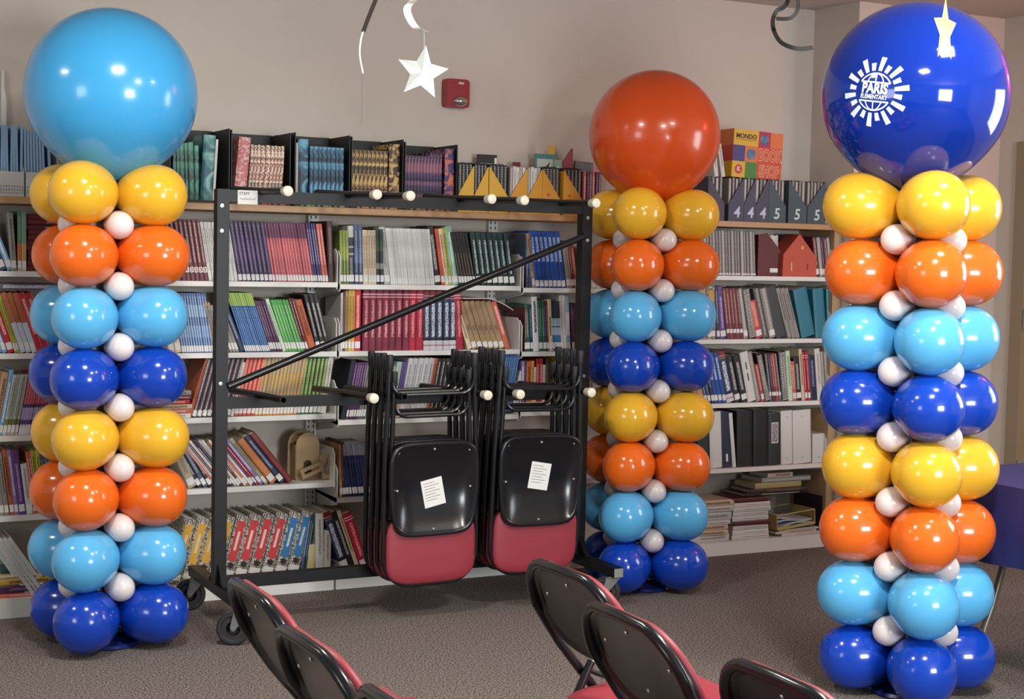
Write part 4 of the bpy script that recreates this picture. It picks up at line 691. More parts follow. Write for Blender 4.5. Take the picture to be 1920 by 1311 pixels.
run('T', 1, 1093, 1126, 6, 0.215, [M_['coralt'], M_['plum'], M_['maroon']], 'reddish booklet standing between amber files and the orange balloon', 0, 'booklet', 'booklet', z=ZT, stk=None, Y=YT + 0.01)
# slate files with numbers
S3 = mat('plum_grey_card', '#4a424e', 0.6); S4 = mat('violet_grey_card', '#454556', 0.6); S5 = mat('teal_grey_card', '#3f5058', 0.6)
D3 = mat('pale_pink_print', '#cdbcc6', 0.6); D4 = mat('pale_lilac_print', '#bcc0d6', 0.6); D5 = mat('pale_mint_print', '#c0d2cc', 0.6)
SF = [(1326, 1358, 0, S3, '3', D3, 'plum-grey magazine file marked with a pale number three'), (1365, 1394, 1, S4, '4', D4, 'violet-grey file marked four beside the number three file'), (1394, 1416, 1, S4, '4', D4, 'violet-grey file marked four between two other fours'), (1416, 1440, 1, S4, '4', D4, 'violet-grey file marked four next to a five'), (1440, 1473, 0, S5, '5', D5, 'teal-grey file marked five next to a four'), (1477, 1512, 0, S5, '5', D5, 'teal-grey file marked five between two other fives'), (1513, 1546, 1, S5, '5', D5, 'teal-grey file marked five beside the big yellow balloon')]
for (a, b2, ap, m, dg, dm, lab) in SF:
    r, X0, X1 = mag_file(a, b2, ap, m, lab, h=0.222, h0=0.085, digit=dg, dmat=dm, dep=0.25)
    n = max(3, int((X1 - X0) / 0.021))
    for k in range(n):
        t = (X1 - X0 - 0.008) / n * 0.7; xx = X0 + 0.004 + (k + 0.5) * (X1 - X0 - 0.008) / n
        make_book('reader', t, 0.2, 0.214 + 0.006 * (k % 2), M_['greyth'] if k % 2 else M_['greylt'], (xx, YT + 0.012, ZT + 0.0034), (0, 0, 0), 'slim grey reader standing in a numbered magazine file', 'book', 'grey readers in numbered files')
run('T', 1, 1547, 1562, 2, 0.19, M_['greylt'], 'slim grey reader leaning after the last number five file', -10, 'reader', z=ZT, stk=None, Y=YT + 0.01)
# the patchwork display box, resting on the files
zb_ = ZT + 0.224; YBX = 6.44
bxr = empty('display_box', (0, 0, 0)); tag(bxr, 'patchwork coloured display box lettered BOOK SHOP on top of numbered files'.replace('BOOK SHOP', 'book shop'), 'box')
Xa, Xb = x_at(1371, YBX, zb_), x_at(1463, YBX, zb_); W_ = Xb - Xa; H_ = at_y(1420, 246, YBX).z - zb_
bxr.location = ((Xa + Xb) / 2, YBX, zb_); bxr.rotation_euler = (0, 0.045, 0)
BC = {'y': '#d0a82c', 'm': '#a82848', 'o': '#d07038', 'b': '#3a3c78', 'g': '#3f7a30', 'r': '#c04834'}
MB().box(-W_ / 2, W_ / 2, 0, 0.13, 0, H_).build('carton', mat('orange_carton', '#b8683c', 0.55), bxr)
def tile(c0, c1, r0, r1, col, nm='colour_square'):
    return MB().box(-W_ / 2 + W_ * c0, -W_ / 2 + W_ * c1, -0.0012, 0.0005, H_ * r0, H_ * r1).build(nm, mat('box_' + col, BC[col], 0.5), bxr)
tile(0, .5, .67, 1, 'y'); tile(.5, .745, .67, 1, 'm'); tile(.745, 1, .67, 1, 'o'); tile(0, .24, .335, .67, 'b'); tile(.24, .5, .335, .67, 'o'); tile(0, .26, 0, .335, 'y'); tile(.26, .5, 0, .335, 'g'); tile(.5, 1, 0, .67, 'r')
GLB = mat('globe_print', '#2a5a8c', 0.5, noise=(40, '#1f4f86', '#6a8a8c'))
def disc(cx_, cz, r_, m, nm, yo=-0.0018): MB().lathe([(0, 0.0006), (r_, 0.0006), (r_, 0)], 20, Matrix.Translation((-W_ / 2 + W_ * cx_, yo + 0.0006, H_ * cz)) @ Matrix.Rotation(math.pi / 2, 4, 'X')).build(nm, m, bxr)
disc(.62, .83, 0.027, GLB, 'globe_print'); disc(.37, .5, 0.029, GLB, 'globe_print'); disc(.13, .17, 0.024, mat('box_red_disc', '#b8342c', 0.5), 'red_disc')
CRM = mat('peach_print', '#e0a878', 0.5); 
text('letter_print', 'K', 0.034, WHITE_PAPER, bxr, (-W_ / 2 + W_ * .13, -0.0026, H_ * .17), bold=0.0008)
text('word_print', 'MONDO', 0.033, mat('multi_dark_print', '#3a2c28', 0.5), bxr, (-W_ / 2 + W_ * .25, -0.0018, H_ * .86), bold=0.001)
MB().box(-W_ / 2 + W_ * .05, -W_ / 2 + W_ * .46, -0.0018, -0.001, H_ * .785, H_ * .795).build('underline_print', mat('multi_dark_print', '#3a2c28', 0.5), bxr)
for wd, zz in (('BOOK', .5), ('SHOP', .165)):
    t_ = text('word_print', wd, 0.060, CRM, bxr, (-W_ / 2 + W_ * .75, -0.0018, H_ * zz), bold=0.0034); t_.scale = (0.85, 1.35, 1)
    t_ = text('word_print', wd, 0.060, mat('box_r', BC['r'], 0.5), bxr, (-W_ / 2 + W_ * .75, -0.0026, H_ * zz), bold=0.0002); t_.scale = (0.85, 1.35, 1)
xs = -W_ / 2 - 0.0012
for r0, r1, c in ((.67, 1, 'o'), (.335, .67, 'r'), (0, .335, 'y')): MB().box(xs, xs + 0.0017, 0.0, 0.13, H_ * r0, H_ * r1).build('colour_square', mat('box_' + c, BC[c], 0.5), bxr)
for i, (px, m, h_) in enumerate(((1344, 'white', 0.155), (1357, 'white', 0.17))):
    xx, zz, th = lean_xf(x_at(px, 6.43, zb_), zb_, 0.02, 8 + 3 * i); make_book('paperback_book', 0.024, 0.15, h_, M_[m], (xx, 6.43, zz), (0, th, 0), 'white paperback leaning between the orange balloon and the patchwork box', 'book', 'white paperbacks by the patchwork box')
# dark red file and the little house on the bay E shelf
z1 = ROWZ['E'][0]
DR = mat('oxblood_card', '#5a1c1e', 0.5)
Xa, Xb = x_at(1420, YS + 0.02, z1), x_at(1466, YS + 0.02, z1)
r = empty('magazine_file', ((Xa + Xb) / 2, YS + 0.02, z1)); tag(r, 'oxblood magazine file with white booklets, beside an orange house-shaped box', 'magazine file')
hw_ = (Xb - Xa) / 2
MB().box(-hw_, hw_, 0, 0.2, 0, 0.003).build('bottom', DR, r)
MB().box(-hw_, hw_, 0, 0.003, 0.003, 0.12).build('front', DR, r); MB().box(-hw_, -hw_ + 0.003, 0.003, 0.2, 0.003, 0.215).build('tall_side', DR, r); MB().box(hw_ - 0.003, hw_, 0.003, 0.2, 0.003, 0.12).build('low_side', DR, r); MB().box(-hw_, hw_, 0.197, 0.2, 0.003, 0.2).build('back', DR, r)
MB().prism([(-hw_, 0.12), (hw_, 0.12), (-hw_ + 0.055, 0.225), (-hw_, 0.215)], 'y', 0, 0.003).build('slant_front', DR, r)
MB().box(0.0, 0.05, -0.001, 0.0005, 0.02, 0.042).build('card_tag', LABELW, r)
for k in range(5): make_book('booklet', 0.013, 0.16, 0.212 - 0.004 * (k % 2), M_['white'], (r.location.x + 0.0 + k * 0.0145, YS + 0.03, z1 + 0.0034), (0, -0.05, 0), 'white booklet standing in the oxblood magazine file', 'booklet', 'white booklets in the oxblood file')
OH = mat('orange_house_card', '#b8503a', 0.55)
Xa, Xb = x_at(1467, YS - 0.005, z1), x_at(1531, YS - 0.005, z1); hw_ = (Xb - Xa) / 2
r = empty('house_box', ((Xa + Xb) / 2, YS - 0.005, z1)); tag(r, 'orange house-shaped card box with a number one and yellow dot', 'box')
MB().prism([(-hw_, 0), (-0.01, 0), (-0.01, 0.222), (-hw_ + 0.002, 0.115)], 'y', 0, 0.12).build('left_wing', OH, r)
MB().prism([(-0.0095, 0), (hw_, 0), (hw_, 0.10), (-0.002, 0.222), (-0.0095, 0.222)], 'y', 0.004, 0.12).build('right_wing', OH, r)
text('number', '1', 0.062, mat('yellow_print', '#d8a860', 0.5), r, (-hw_ * 0.5, -0.001, 0.05), bold=0.0014)
MB().box(hw_ * 0.45, hw_ * 0.5, 0.003, 0.0045, 0.035, 0.07).build('slot_print', mat('dark_red_backing', '#6a1e1e', 0.6), r)
MB().lathe([(0, 0.001), (0.009, 0.001), (0.009, 0)], 14, Matrix.Translation((0.016, 0.004, 0.152)) @ Matrix.Rotation(math.pi / 2, 4, 'X')).build('yellow_dot', mat('yellow_print', '#d8a860', 0.5), r)
run('E', 1, 1490, 1512, 3, 0.225, M_['steel2'], 'grey-blue reader leaning behind the orange house box', 12, 'reader', set_back=0.13, stk=None)
run('E', 1, 1531, 1562, 5, 0.21, [M_['maroon'], M_['greylt'], M_['plum']], 'dark reader leaning between the orange house box and side panel', 9, 'reader')
# ------------------------------------------------------------------ chair rack
RY0 = 5.92
rk = empty('chair_rack', (2.575, RY0, 0)); tag(rk, 'black steel two-tier folding-chair rack on casters in front of the bookcases', 'chair rack')
def R(x): return x - 2.575
PLX, PRX = 1.742, 3.412
for px in (PLX, PRX):
    p = MB().box(R(px) - 0.025, R(px) + 0.025, -0.025, 0.025, 0.175, 1.766 if px < 2 else 1.762).build('post', BLACK_STEEL, rk)
    for z in (1.70, 1.60, 0.99): MB().lathe([(0, -0.004), (0.008, -0.003), (0.009, 0)], 10, Matrix.Translation((R(px) - (0.006 if px < 2 else 0), -0.0255, z)) @ Matrix.Rotation(-math.pi / 2, 4, 'X')).build('bolt', STEEL, p, True)
    # foot crossbar with gusset and two casters
    c = MB().box(R(px) - 0.024, R(px) + 0.024, -0.365, 0.365, 0.138, 0.180).build('foot_bar', BLACK_STEEL, rk)
    for sy in (-1, 1): MB().box(R(px) - 0.022, R(px) + 0.022, sy * 0.3655 - 0.001, sy * 0.3655 + 0.001, 0.14, 0.178).build('end_plug', mat('grey_end_plug', '#8a8886', 0.4), c)
    MB().prism([(-0.10, 0.18), (0.10, 0.18), (0.03, 0.26), (-0.03, 0.26)], 'x', R(px) - 0.012, R(px) + 0.012).build('gusset', BLACK_STEEL, rk)
MB().box(R(PLX) + 0.024, R(PRX) - 0.024, -0.022, 0.022, 1.716, 1.764).build('top_rail', BLACK_STEEL, rk)
MB().box(R(PLX) + 0.024, R(PRX) - 0.024, -0.018, 0.018, 0.887, 0.932).build('middle_rail', BLACK_STEEL, rk)
MB().box(R(PLX) + 0.024, R(PRX) - 0.024, -0.022, 0.022, 0.155, 0.203).build('bottom_rail', BLACK_STEEL, rk)
MB().tube([(R(1.765), -0.03, 0.978), (R(3.392), -0.03, 1.618)], 0.0155, 12).build('diagonal_brace', BLACK_GLOSS, rk, True)
RUB = mat('dark_rubber', '#2b2a2b', 0.6); WH = mat('grey_tread', '#55565a', 0.5)
def caster(x, y, yaw):
    e = empty('caster', (x, y, 0), (0, 0, yaw)); e.parent = rk
    T = Matrix.Translation((0.03, 0, 0.066)) @ Matrix.Rotation(math.pi / 2, 4, 'X')
    w1 = MB().lathe([(0.028, -0.012), (0.046, -0.012), (0.050, -0.017), (0.060, -0.017), (0.065, -0.010), (0.065, 0.010), (0.060, 0.017), (0.050, 0.017), (0.046, 0.012), (0.028, 0.012), (0.0, 0.012)], 28, T).build('wheel', RUB, e, True)
    MB().lathe([(0.0655, -0.011), (0.0665, 0), (0.0655, 0.011)], 28, T).build('tread', WH, e, True)
    for sy in (-1, 1):
        MB().prism([(-0.03, 0.131), (0.028, 0.131), (0.042, 0.072), (0.036, 0.058), (0.024, 0.058), (0.016, 0.07)], 'y', sy * 0.022 - 0.002, sy * 0.022 + 0.002).build('fork_side', STEEL, e)
    MB().box(-0.032, 0.03, -0.024, 0.024, 0.128, 0.133).build('fork_top', STEEL, e); MB().lathe([(0.0, 0.143), (0.02, 0.143), (0.024, 0.131), (0, 0.131)], 14).build('swivel', STEEL, e, True)
    MB().tube([(0.03, -0.028, 0.066), (0.03, 0.028, 0.066)], 0.007, 8).build('axle', STEEL, e, True)
for px, yaws in ((PLX, (2.72, 2.85)), (PRX, (2.6, 0.3))):
    for sy, yw in zip((-1, 1), yaws): caster(R(px), sy * 0.315, yw)
RODX = [1.911, 2.280, 2.424, 2.788, 2.940, 3.285]
for i, X in enumerate(RODX):
    for lvl, z in ((0, 1.768), (1, 0.944)):
        zf = z - 0.012 if lvl == 0 else z
        P_ = [(R(X) - 0.03, 0.30, zf + 0.022 if lvl == 0 else zf - 0.014), (R(X) - 0.012, 0.0, zf + 0.008 if lvl == 0 else zf - 0.004), (R(X), -0.285, zf)]
        T_ = Matrix.Translation((R(X), -0.285, zf)) @ Matrix.Rotation(-math.pi / 2, 4, 'X')
        if not (lvl == 1 and i in (0, 2)):
            rd = MB().tube(P_, 0.0145, 12).build('hanging_rod', BLACK_STEEL, rk, True)
            MB().lathe([(0, -0.034), (0.014, -0.034), (0.020, -0.030), (0.021, -0.012), (0.0175, -0.004), (0.0175, 0.014)], 18, T_).build('end_cap', CAPW, rd, True)
        else:
            # the cap is missing: a hollow tube end
            rd = MB().tube(P_, 0.0145, 16, caps=False).build('hanging_rod', BLACK_STEEL, rk, True)
            MB().tube(P_, 0.0112, 16, caps=False).build('tube_bore', BLACK_STEEL, rd, True)
            MB().lathe([(0.0111, 0.0), (0.0111, -0.0008), (0.0146, -0.0008), (0.0146, 0.0)], 16, T_).build('open_rim', BLACK_STEEL, rd, True)
lb = MB().box(R(1.80), R(1.882), -0.0245, -0.022, 1.708, 1.764).build('paper_label', LABELW, rk)
text('handwriting', 'STEM', 0.018, INK, lb, (R(1.825), -0.0252, 1.750), ext=0.0003, shear=0.2)
sc = [(R(1.808) + k * 0.0027, -0.0252, 1.729 + 0.004 * math.sin(k * 1.7) + 0.002 * math.sin(k * 0.9)) for k in range(25)]
MB().tube(sc, 0.0007, 4).build('handwriting', INK, lb)
# ------------------------------------------------------------------ folding chairs
def sup(a, b, n, N=36):
    P = []
    for k in range(N):
        t = 2 * math.pi * k / N; c, s_ = math.cos(t), math.sin(t)
        P.append((a * math.copysign(abs(c) ** (2 / n), c), b * math.copysign(abs(s_) ** (2 / n), s_)))
    return P
def pad(a, b, n, levels, M, cup=0.0, back=True, outline=None):
    # a cushion: outlines at (scale, height) levels, closed at top and underneath; cup bends it about its second axis
    P = outline or sup(a, b, n); v = []; f = []; N = len(P)
    def bend(x, y, z): return M @ Vector((x, y, z + cup * (x / a) ** 2))
    for s_, h in levels: v += [bend(x * s_, y * s_, h) for x, y in P]
    for l in range(len(levels) - 1):
        for k in range(N): f.append((l * N + k, l * N + (k + 1) % N, (l + 1) * N + (k + 1) % N, (l + 1) * N + k))
    for base, rev, h in ((0, True, levels[0][1]), ((len(levels) - 1) * N, False, levels[-1][1])):
        # inner ring plus strip fill across the width keeps the bend
        cidx = []
        half = N // 2
        # connect matching upper/lower outline points as quads
        for k in range(0, half):
            i0, i1 = base + k, base + k + 1; j0, j1 = base + (N - k) % N, base + (N - k - 1) % N
            fc = [i0, i1, j1, j0]; u = []
            for i in fc:
                if i not in u: u.append(i)
            if len(u) >= 3: f.append(tuple(reversed(u)) if rev else tuple(u))
    return MB().add(v, f)
RIV = mat('steel_rivet', '#c8c6c0', 0.3, metal=0.8)
def rivet(M, parent): return MB().lathe([(0, 0.0025), (0.004, 0.0018), (0.0055, 0)], 8, M).build('rivet', RIV, parent, True)
def arc(c, r, a0, a1, n, plane): 
    return [plane(c[0] + r * math.cos(a0 + (a1 - a0) * k / n), c[1] + r * math.sin(a0 + (a1 - a0) * k / n)) for k in range(n + 1)]
SEAT_OUT = [(x * (1 - 0.10 * (-y / 0.2 if y < 0 else 0)), y) for x, y in sup(0.2, 0.195, 5.5, 40)]
# --- folded, hung upside down: x across, z up, -y towards the room; z=0 at the (lowest) top of the backrest
def folded_chair():
    r = empty('folding_chair')
    # main frame: front legs running down into the U round the backrest
    def pl(y): return lambda a, b: (a, y, b)
    path = [(-0.19, 0.0, 0.935), (-0.205, 0.0, 0.55), (-0.210, 0.0, 0.22)] + arc((-0.085, 0.125), 0.125, math.pi, 1.5 * math.pi, 8, pl(0.0)) + arc((0.085, 0.125), 0.125, 1.5 * math.pi, 2 * math.pi, 8, pl(0.0)) + [(0.210, 0.0, 0.22), (0.205, 0.0, 0.55), (0.19, 0.0, 0.935)]
    MB().tube(path, 0.0112, 10).build('main_frame', BLACK_GLOSS, r, True)
    for sx in (-1, 1):
        MB().tube([(sx * 0.178, 0.002, 0.28), (sx * 0.176, 0.003, 0.6), (sx * 0.168, 0.004, 0.86)], 0.0105, 10).build('rear_leg', BLACK_GLOSS, r, True)
        MB().lathe([(0, 0.032), (0.013, 0.032), (0.0145, 0.026), (0.0135, -0.02), (0.0115, -0.028), (0, -0.028)], 12, Matrix.Translation((sx * 0.168, 0.004, 0.86))).build('foot_cap', BLACK_PLASTIC, r, True)
        MB().lathe([(0, 0.036), (0.0135, 0.036), (0.0155, 0.03), (0.0145, -0.02), (0.0122, -0.03), (0, -0.03)], 12, Matrix.Translation((sx * 0.1905, 0.0, 0.925))).build('foot_cap', BLACK_PLASTIC, r, True)
    for z0, hw_, y in ((0.795, 0.184, -0.012), (0.705, 0.166, -0.002)):
        P = [(-hw_, y, z0 + 0.05)] + arc((-hw_ + 0.055, z0 + 0.055), 0.055, math.pi, 1.5 * math.pi, 6, pl(y)) + arc((hw_ - 0.055, z0 + 0.055), 0.055, 1.5 * math.pi, 2 * math.pi, 6, pl(y)) + [(hw_, y, z0 + 0.05)]
        MB().tube(P, 0.008, 8).build('stretcher', BLACK_GLOSS, r, True)
    # backrest: red cushion faces the room
    MBk = Matrix.Translation((0, -0.004, 0.150)) @ Matrix.Rotation(math.pi / 2, 4, 'X')
    pad(0.203, 0.147, 4.2, [(0.98, -0.006), (1.0, 0.004), (0.985, 0.013), (0.93, 0.018), (0.7, 0.021)], MBk).build('back_cushion', RED_VINYL, r, 'all')
    pad(0.205, 0.149, 4.2, [(0.94, -0.018), (1.0, -0.012), (1.0, -0.004)], MBk).build('back_shell', BLACK_PLASTIC, r, True)
    # seat: underside pan faces the room
    MS = Matrix.Translation((0, -0.034, 0.405)) @ Matrix.Rotation(math.pi / 2, 4, 'X')
    pad(0.2, 0.195, 5.5, [(0.90, -0.026), (0.945, -0.022), (0.955, -0.012), (0.955, -0.006)], MS, outline=SEAT_OUT).build('seat_cushion', RED_VINYL, r, 'all')
    sp = pad(0.2, 0.195, 5.5, [(1.0, -0.008), (1.012, 0.0), (1.008, 0.010), (0.975, 0.014), (0.925, 0.011), (0.90, 0.002)], MS, outline=SEAT_OUT).build('seat_pan', BLACK_GLOSS, r, 'all')
    for a, b in ((-0.16, 0.155), (0, 0.165), (0.16, 0.155), (-0.165, 0), (0.165, 0), (-0.145, -0.165), (0, -0.168), (0.145, -0.165)):
        rivet(Matrix.Translation((a, -0.0362, 0.405 + b)) @ Matrix.Rotation(math.pi / 2, 4, 'X'), sp)
    return r
fc = folded_chair(); lab_mats = (LABELW, INK)
stk_words = ('hanging upside down on the rack, outermost of the stack by the middle', 'hanging upside down on the rack, outermost of the stack by the end post')
first = True; outer = []
for si, (X, z0) in enumerate(((2.578, 0.154), (3.065, 0.163))):
    for k in range(4):
        o = fc if first else dup(fc); first = False
        o.location = (X - 0.002 * k, 5.700 + 0.061 * k, z0 + 0.004 * (k % 2)); o.rotation_euler = (0.02, 0.012 * (1 if si else -1), 0)
        pos = ('outermost', 'second', 'third', 'innermost')[k]
        tag(o, 'folded black and red chair hung upside down, %s of the stack %s' % (pos, 'beside the rack post' if si else 'at mid rack'), 'folding chair', 'folded chairs hanging on the rack')
        if k == 0: outer.append((si, o))
for si, o in outer:
            lb = MB().box(-0.048, 0.048, -0.0008, 0, -0.058, 0.058).build('care_label', LABELW, o, False, (-0.005, -0.0365, 0.425 if si else 0.39), (0, (-0.20, 0.16)[si], 0))
            for j in range(7): MB().box(-0.038, 0.012 + 0.018 * ((j * 3) % 2), -0.0012, -0.0008, 0.042 - j * 0.012, 0.044 - j * 0.012).build('print_line', mat('grey_print', '#6d6c6a', 0.7), lb)
# --- open chair, facing +x, origin on the floor
def open_chair():
    r = empty('folding_chair')
    zz = 0
    top = []
    for k in range(0, 17):
        a = math.pi * k / 16; y = 0.075 * (1 if k < 8 else -1) + 0.125 * math.cos(a) * 1.0
        s_ = math.sin(a); top.append((-0.19 - 0.052 * s_, y if k != 8 else 0, 0.672 + 0.125 * s_))
    path = [(0.235, 0.215, 0.02), (0.02, 0.21, 0.40), (-0.12, 0.204, 0.57)] + top + [(-0.12, -0.204, 0.57), (0.02, -0.21, 0.40), (0.235, -0.215, 0.02)]
    MB().tube(path, 0.0122, 12).build('main_frame', BLACK_GLOSS, r, True)
    for sy in (-1, 1):
        MB().tube([(-0.29, sy * 0.178, 0.02), (-0.16, sy * 0.18, 0.27), (-0.035, sy * 0.182, 0.515)], 0.0112, 10).build('rear_leg', BLACK_GLOSS, r, True)
        MB().lathe([(0, 0.008), (0.006, 0.006), (0.0112, 0.0), (0.0112, -0.006)], 12, Matrix.Translation((-0.034, sy * 0.182, 0.518))).build('leg_tip', STEEL, r, True)
        MB().tube([(-0.04, sy * 0.186, 0.49), (0.02, sy * 0.20, 0.462)], 0.006, 8).build('hinge_link', BLACK_STEEL, r, True)
        for (x, y) in ((0.235, 0.215), (-0.29, 0.178)): MB().lathe([(0, 0.0), (0.015, 0.0), (0.0165, 0.006), (0.0145, 0.04), (0, 0.04)], 12, Matrix.Translation((x, sy * y, 0.0))).build('foot_cap', BLACK_PLASTIC, r, True)
    MB().tube([(0.15, -0.213, 0.17), (0.15, 0.213, 0.17)], 0.008, 8).build('stretcher', BLACK_GLOSS, r, True); MB().tube([(-0.22, -0.179, 0.155), (-0.22, 0.179, 0.155)], 0.008, 8).build('stretcher', BLACK_GLOSS, r, True)
    # backrest, local frame: first axis across (y), second up along the frame, third forwards
    ang = math.radians(24.5); up = Vector((-math.sin(ang), 0, math.cos(ang))); fw = Vector((math.cos(ang), 0, math.sin(ang)))
    c = Vector((-0.186, 0, 0.684))
    MBk = Matrix(((0, up.x, fw.x, c.x), (-1, up.y, fw.y, c.y), (0, up.z, fw.z, c.z), (0, 0, 0, 1)))
    out = []
    for k in range(40):
        a_ = 2 * math.pi * k / 40; c_, s_ = math.cos(a_), math.sin(a_)
        out.append((math.copysign(0.075, c_) * (1 if abs(c_) > 1e-6 else 0) + 0.125 * c_, -0.012 + 0.135 * s_) if s_ >= 0 else (math.copysign(0.2 * abs(c_) ** 0.75, c_), -0.012 - 0.105 * abs(s_) ** 0.95))
    pad(0.2, 0.118, 2.9, [(0.985, 0.000), (1.0, 0.008), (0.985, 0.017), (0.93, 0.022), (0.7, 0.025)], MBk, cup=0.008, outline=out).build('back_cushion', RED_VINYL, r, 'all')
    sh = pad(0.2, 0.118, 2.9, [(0.86, -0.004), (0.90, -0.006), (0.95, -0.013), (1.0, -0.010), (1.015, 0.0), (1.0, 0.003)], MBk, cup=0.008, outline=out).build('back_shell', BLACK_GLOSS, r, 'all')
    for a, b in ((-0.13, 0.03), (0.13, 0.03), (0, -0.055), (0, 0.085)): rivet(MBk @ Matrix.Translation((a, b, -0.0045 + 0.008 * (a / 0.2) ** 2)) @ Matrix.Rotation(math.pi, 4, 'X'), sh)
    MS = Matrix.Translation((0.055, 0, 0.425)) @ Matrix.Rotation(math.radians(-3), 4, 'Y') @ Matrix.Rotation(-math.pi / 2, 4, 'Z')
    pad(0.2, 0.195, 5.5, [(1.0, 0.0), (1.0, 0.012), (0.985, 0.024), (0.93, 0.031), (0.6, 0.036)], MS, outline=SEAT_OUT).build('seat_cushion', RED_VINYL, r, 'all')
    pad(0.2, 0.195, 5.5, [(0.90, -0.004), (0.95, -0.016), (1.0, -0.014), (1.012, -0.004), (1.0, 0.002)], MS, outline=SEAT_OUT).build('seat_pan', BLACK_GLOSS, r, 'all')
    return r
oc = open_chair()
spots = [(1.225, 3.115, 0.0, 'black and red folding chair at the rack end of the nearer row'), (1.19, 2.675, 0.02, 'black and red folding chair in the middle of the nearer row'), (1.185, 2.225, -0.01, 'black and red folding chair third from the rack in the nearer row'),
         (1.955, 3.055, 0.03, 'black and red folding chair at the rack end of the row by the table'), (1.85, 2.605, -0.03, 'black and red folding chair in the middle of the row by the table'), (1.868, 2.115, 0.0, 'black and red folding chair third from the rack in the row by the table')]
for i, (x, y, a, lab) in enumerate(spots):
    o = oc if i == 0 else dup(oc)
    o.location = (x, y, 0); o.rotation_euler = (0, 0, a); tag(o, lab, 'folding chair', 'open folding chairs set out in rows')
# ------------------------------------------------------------------ balloon columns
def latex(name, col, rough=0.16): return mat(name, col, rough, spec=0.5, coat=0.25, sub=0.0)
BYEL, BORA, BCYA, BBLU = latex('yellow_latex', '#e6b02e'), latex('orange_latex', '#e8691c'), latex('sky_blue_latex', '#59b0e2'), latex('royal_blue_latex', '#0f3fae')
BWHT = latex('white_latex', '#e2d8d5', 0.25)
BIGC = {'sky': latex('big_sky_latex', '#3f9fd6', 0.2), 'orange': latex('big_orange_latex', '#d8501a', 0.22), 'blue': latex('big_blue_latex', '#0a2f96', 0.08)}
def balloon_prof(L, rmax, neck=0.012, n=22):
    # from the knot at z=0 out to the crown at z=L: a drop that swells quickly
    P = [(0, 0.0), (neck, 0.002), (neck * 0.8, 0.012)]
    for k in range(1, n):
        u = k / n; z = 0.012 + (L - 0.012) * (0.5 - 0.5 * math.cos(math.pi * u))
        s_ = (z - 0.012) / (L - 0.012); e = 2 * (s_ - 0.54) / 1.0
        cc = 0.56
        rr = max(0, 1 - abs((s_ - cc) / (1 - cc if s_ > cc else cc)) ** 2.15) ** (1 / 2.15); 
        if s_ < cc: rr = rr ** 1.12
        P.append((max(rmax * rr, neck * 0.8), z))
    P.append((0, L)); return P
TOX = Matrix.Rotation(math.pi / 2, 4, 'Y')
small_me = {}
def small_mesh(m):
    if m.name not in small_me:
        mb = MB().lathe(balloon_prof(0.290, 0.1165), 32, Matrix.Diagonal((1, 1, 1.0, 1)) @ TOX); me = mb.data('balloon', 'all'); me.materials.append(m); small_me[m.name] = me
    return small_me[m.name]
wm = MB().lathe(balloon_prof(0.166, 0.0535, 0.008), 24, TOX).data('small_balloon', 'all'); wm.materials.append(BWHT)
def column(X, Y, rot, big, big_r, big_z, label, twist=0.0, lean=(0, 0), bdx=0.0):
    r = empty('balloon_column', (X, Y, 0)); tag(r, label, 'balloon column')
    vd = math.atan2(-Y, -X)          # direction towards the viewer's side of the room
    MB().lathe([(0, 0), (0.125, 0), (0.13, 0.006), (0.122, 0.016), (0.06, 0.024), (0.02, 0.03), (0, 0.03)], 32).build('base_weight', mat('navy_base_plastic', '#1c2a6a', 0.25), r, True)
    MB().tube([(0, 0, 0.02), (lean[0], lean[1], 1.86)], 0.011, 10).build('pole', mat('white_pole', '#c8c8c8', 0.4), r, True)
    lay = [BYEL, BORA, BCYA, BBLU] * 2
    for i in range(8):
        z = 0.128 + 0.2278 * i; m = lay[7 - i]; fx = z / 1.8; tw = twist * (i / 7 - 0.5)
        for k in range(4):
            a = vd + rot + tw + k * math.pi / 2
            s_ = 1.0 + 0.02 * math.sin(i * 2.1 + k * 1.7)
            o = obj('balloon', small_mesh(m), None, r, (lean[0] * fx + 0.024 * math.cos(a), lean[1] * fx + 0.024 * math.sin(a), z + 0.003 * math.sin(i + k * 2)), (0, 0, a)); o.scale = (s_, s_, 1.0 + 0.01 * math.cos(i + k))
            if i < 7:
                a2 = a + math.pi / 4
                o = obj('small_balloon', wm, None, r, (lean[0] * fx + 0.026 * math.cos(a2), lean[1] * fx + 0.026 * math.sin(a2), z + 0.1139), (0, 0, a2))
    b = MB(); R_ = big_r; P = [(0, R_)]
    n = 40
    for k in range(1, n):
        th = math.pi * k / n; z = R_ * math.cos(th); rr = R_ * math.sin(th)
        if th > math.radians(118):
            u = (th - math.radians(118)) / math.radians(62); z -= 0.10 * R_ * u ** 2; rr *= (1 - 0.10 * u)
        P.append((max(rr, 0.018), z))
    P += [(0.018, -1.12 * R_ - 0.03), (0, -1.12 * R_ - 0.03)]
    bo = b.lathe(P, 64).build('giant_balloon', BIGC[big], r, 'all', (lean[0] + bdx, lean[1], big_z)); bo['label'] = {'sky': 'giant sky blue balloon', 'orange': 'giant orange balloon', 'blue': 'giant royal blue balloon with white school logo'}[big]
    return r, bo
def colpos(px, Y): return x_at(px, Y, 0.9)
def vrot(deg): return math.radians(deg)
column(x_at(204, 5.83, 0.9), 5.83, vrot(-27), 'sky', 0.3195, 2.104, 'balloon column topped by a giant sky blue balloon, in front of the bookcase end', twist=-0.08, lean=(-0.002, 0.0), bdx=0.008)
column(x_at(1213, 5.89, 0.9), 5.89, vrot(-22), 'orange', 0.298, 2.082, 'balloon column topped by a giant orange balloon, beside the chair rack', twist=0.15, lean=(0.005, 0.0))
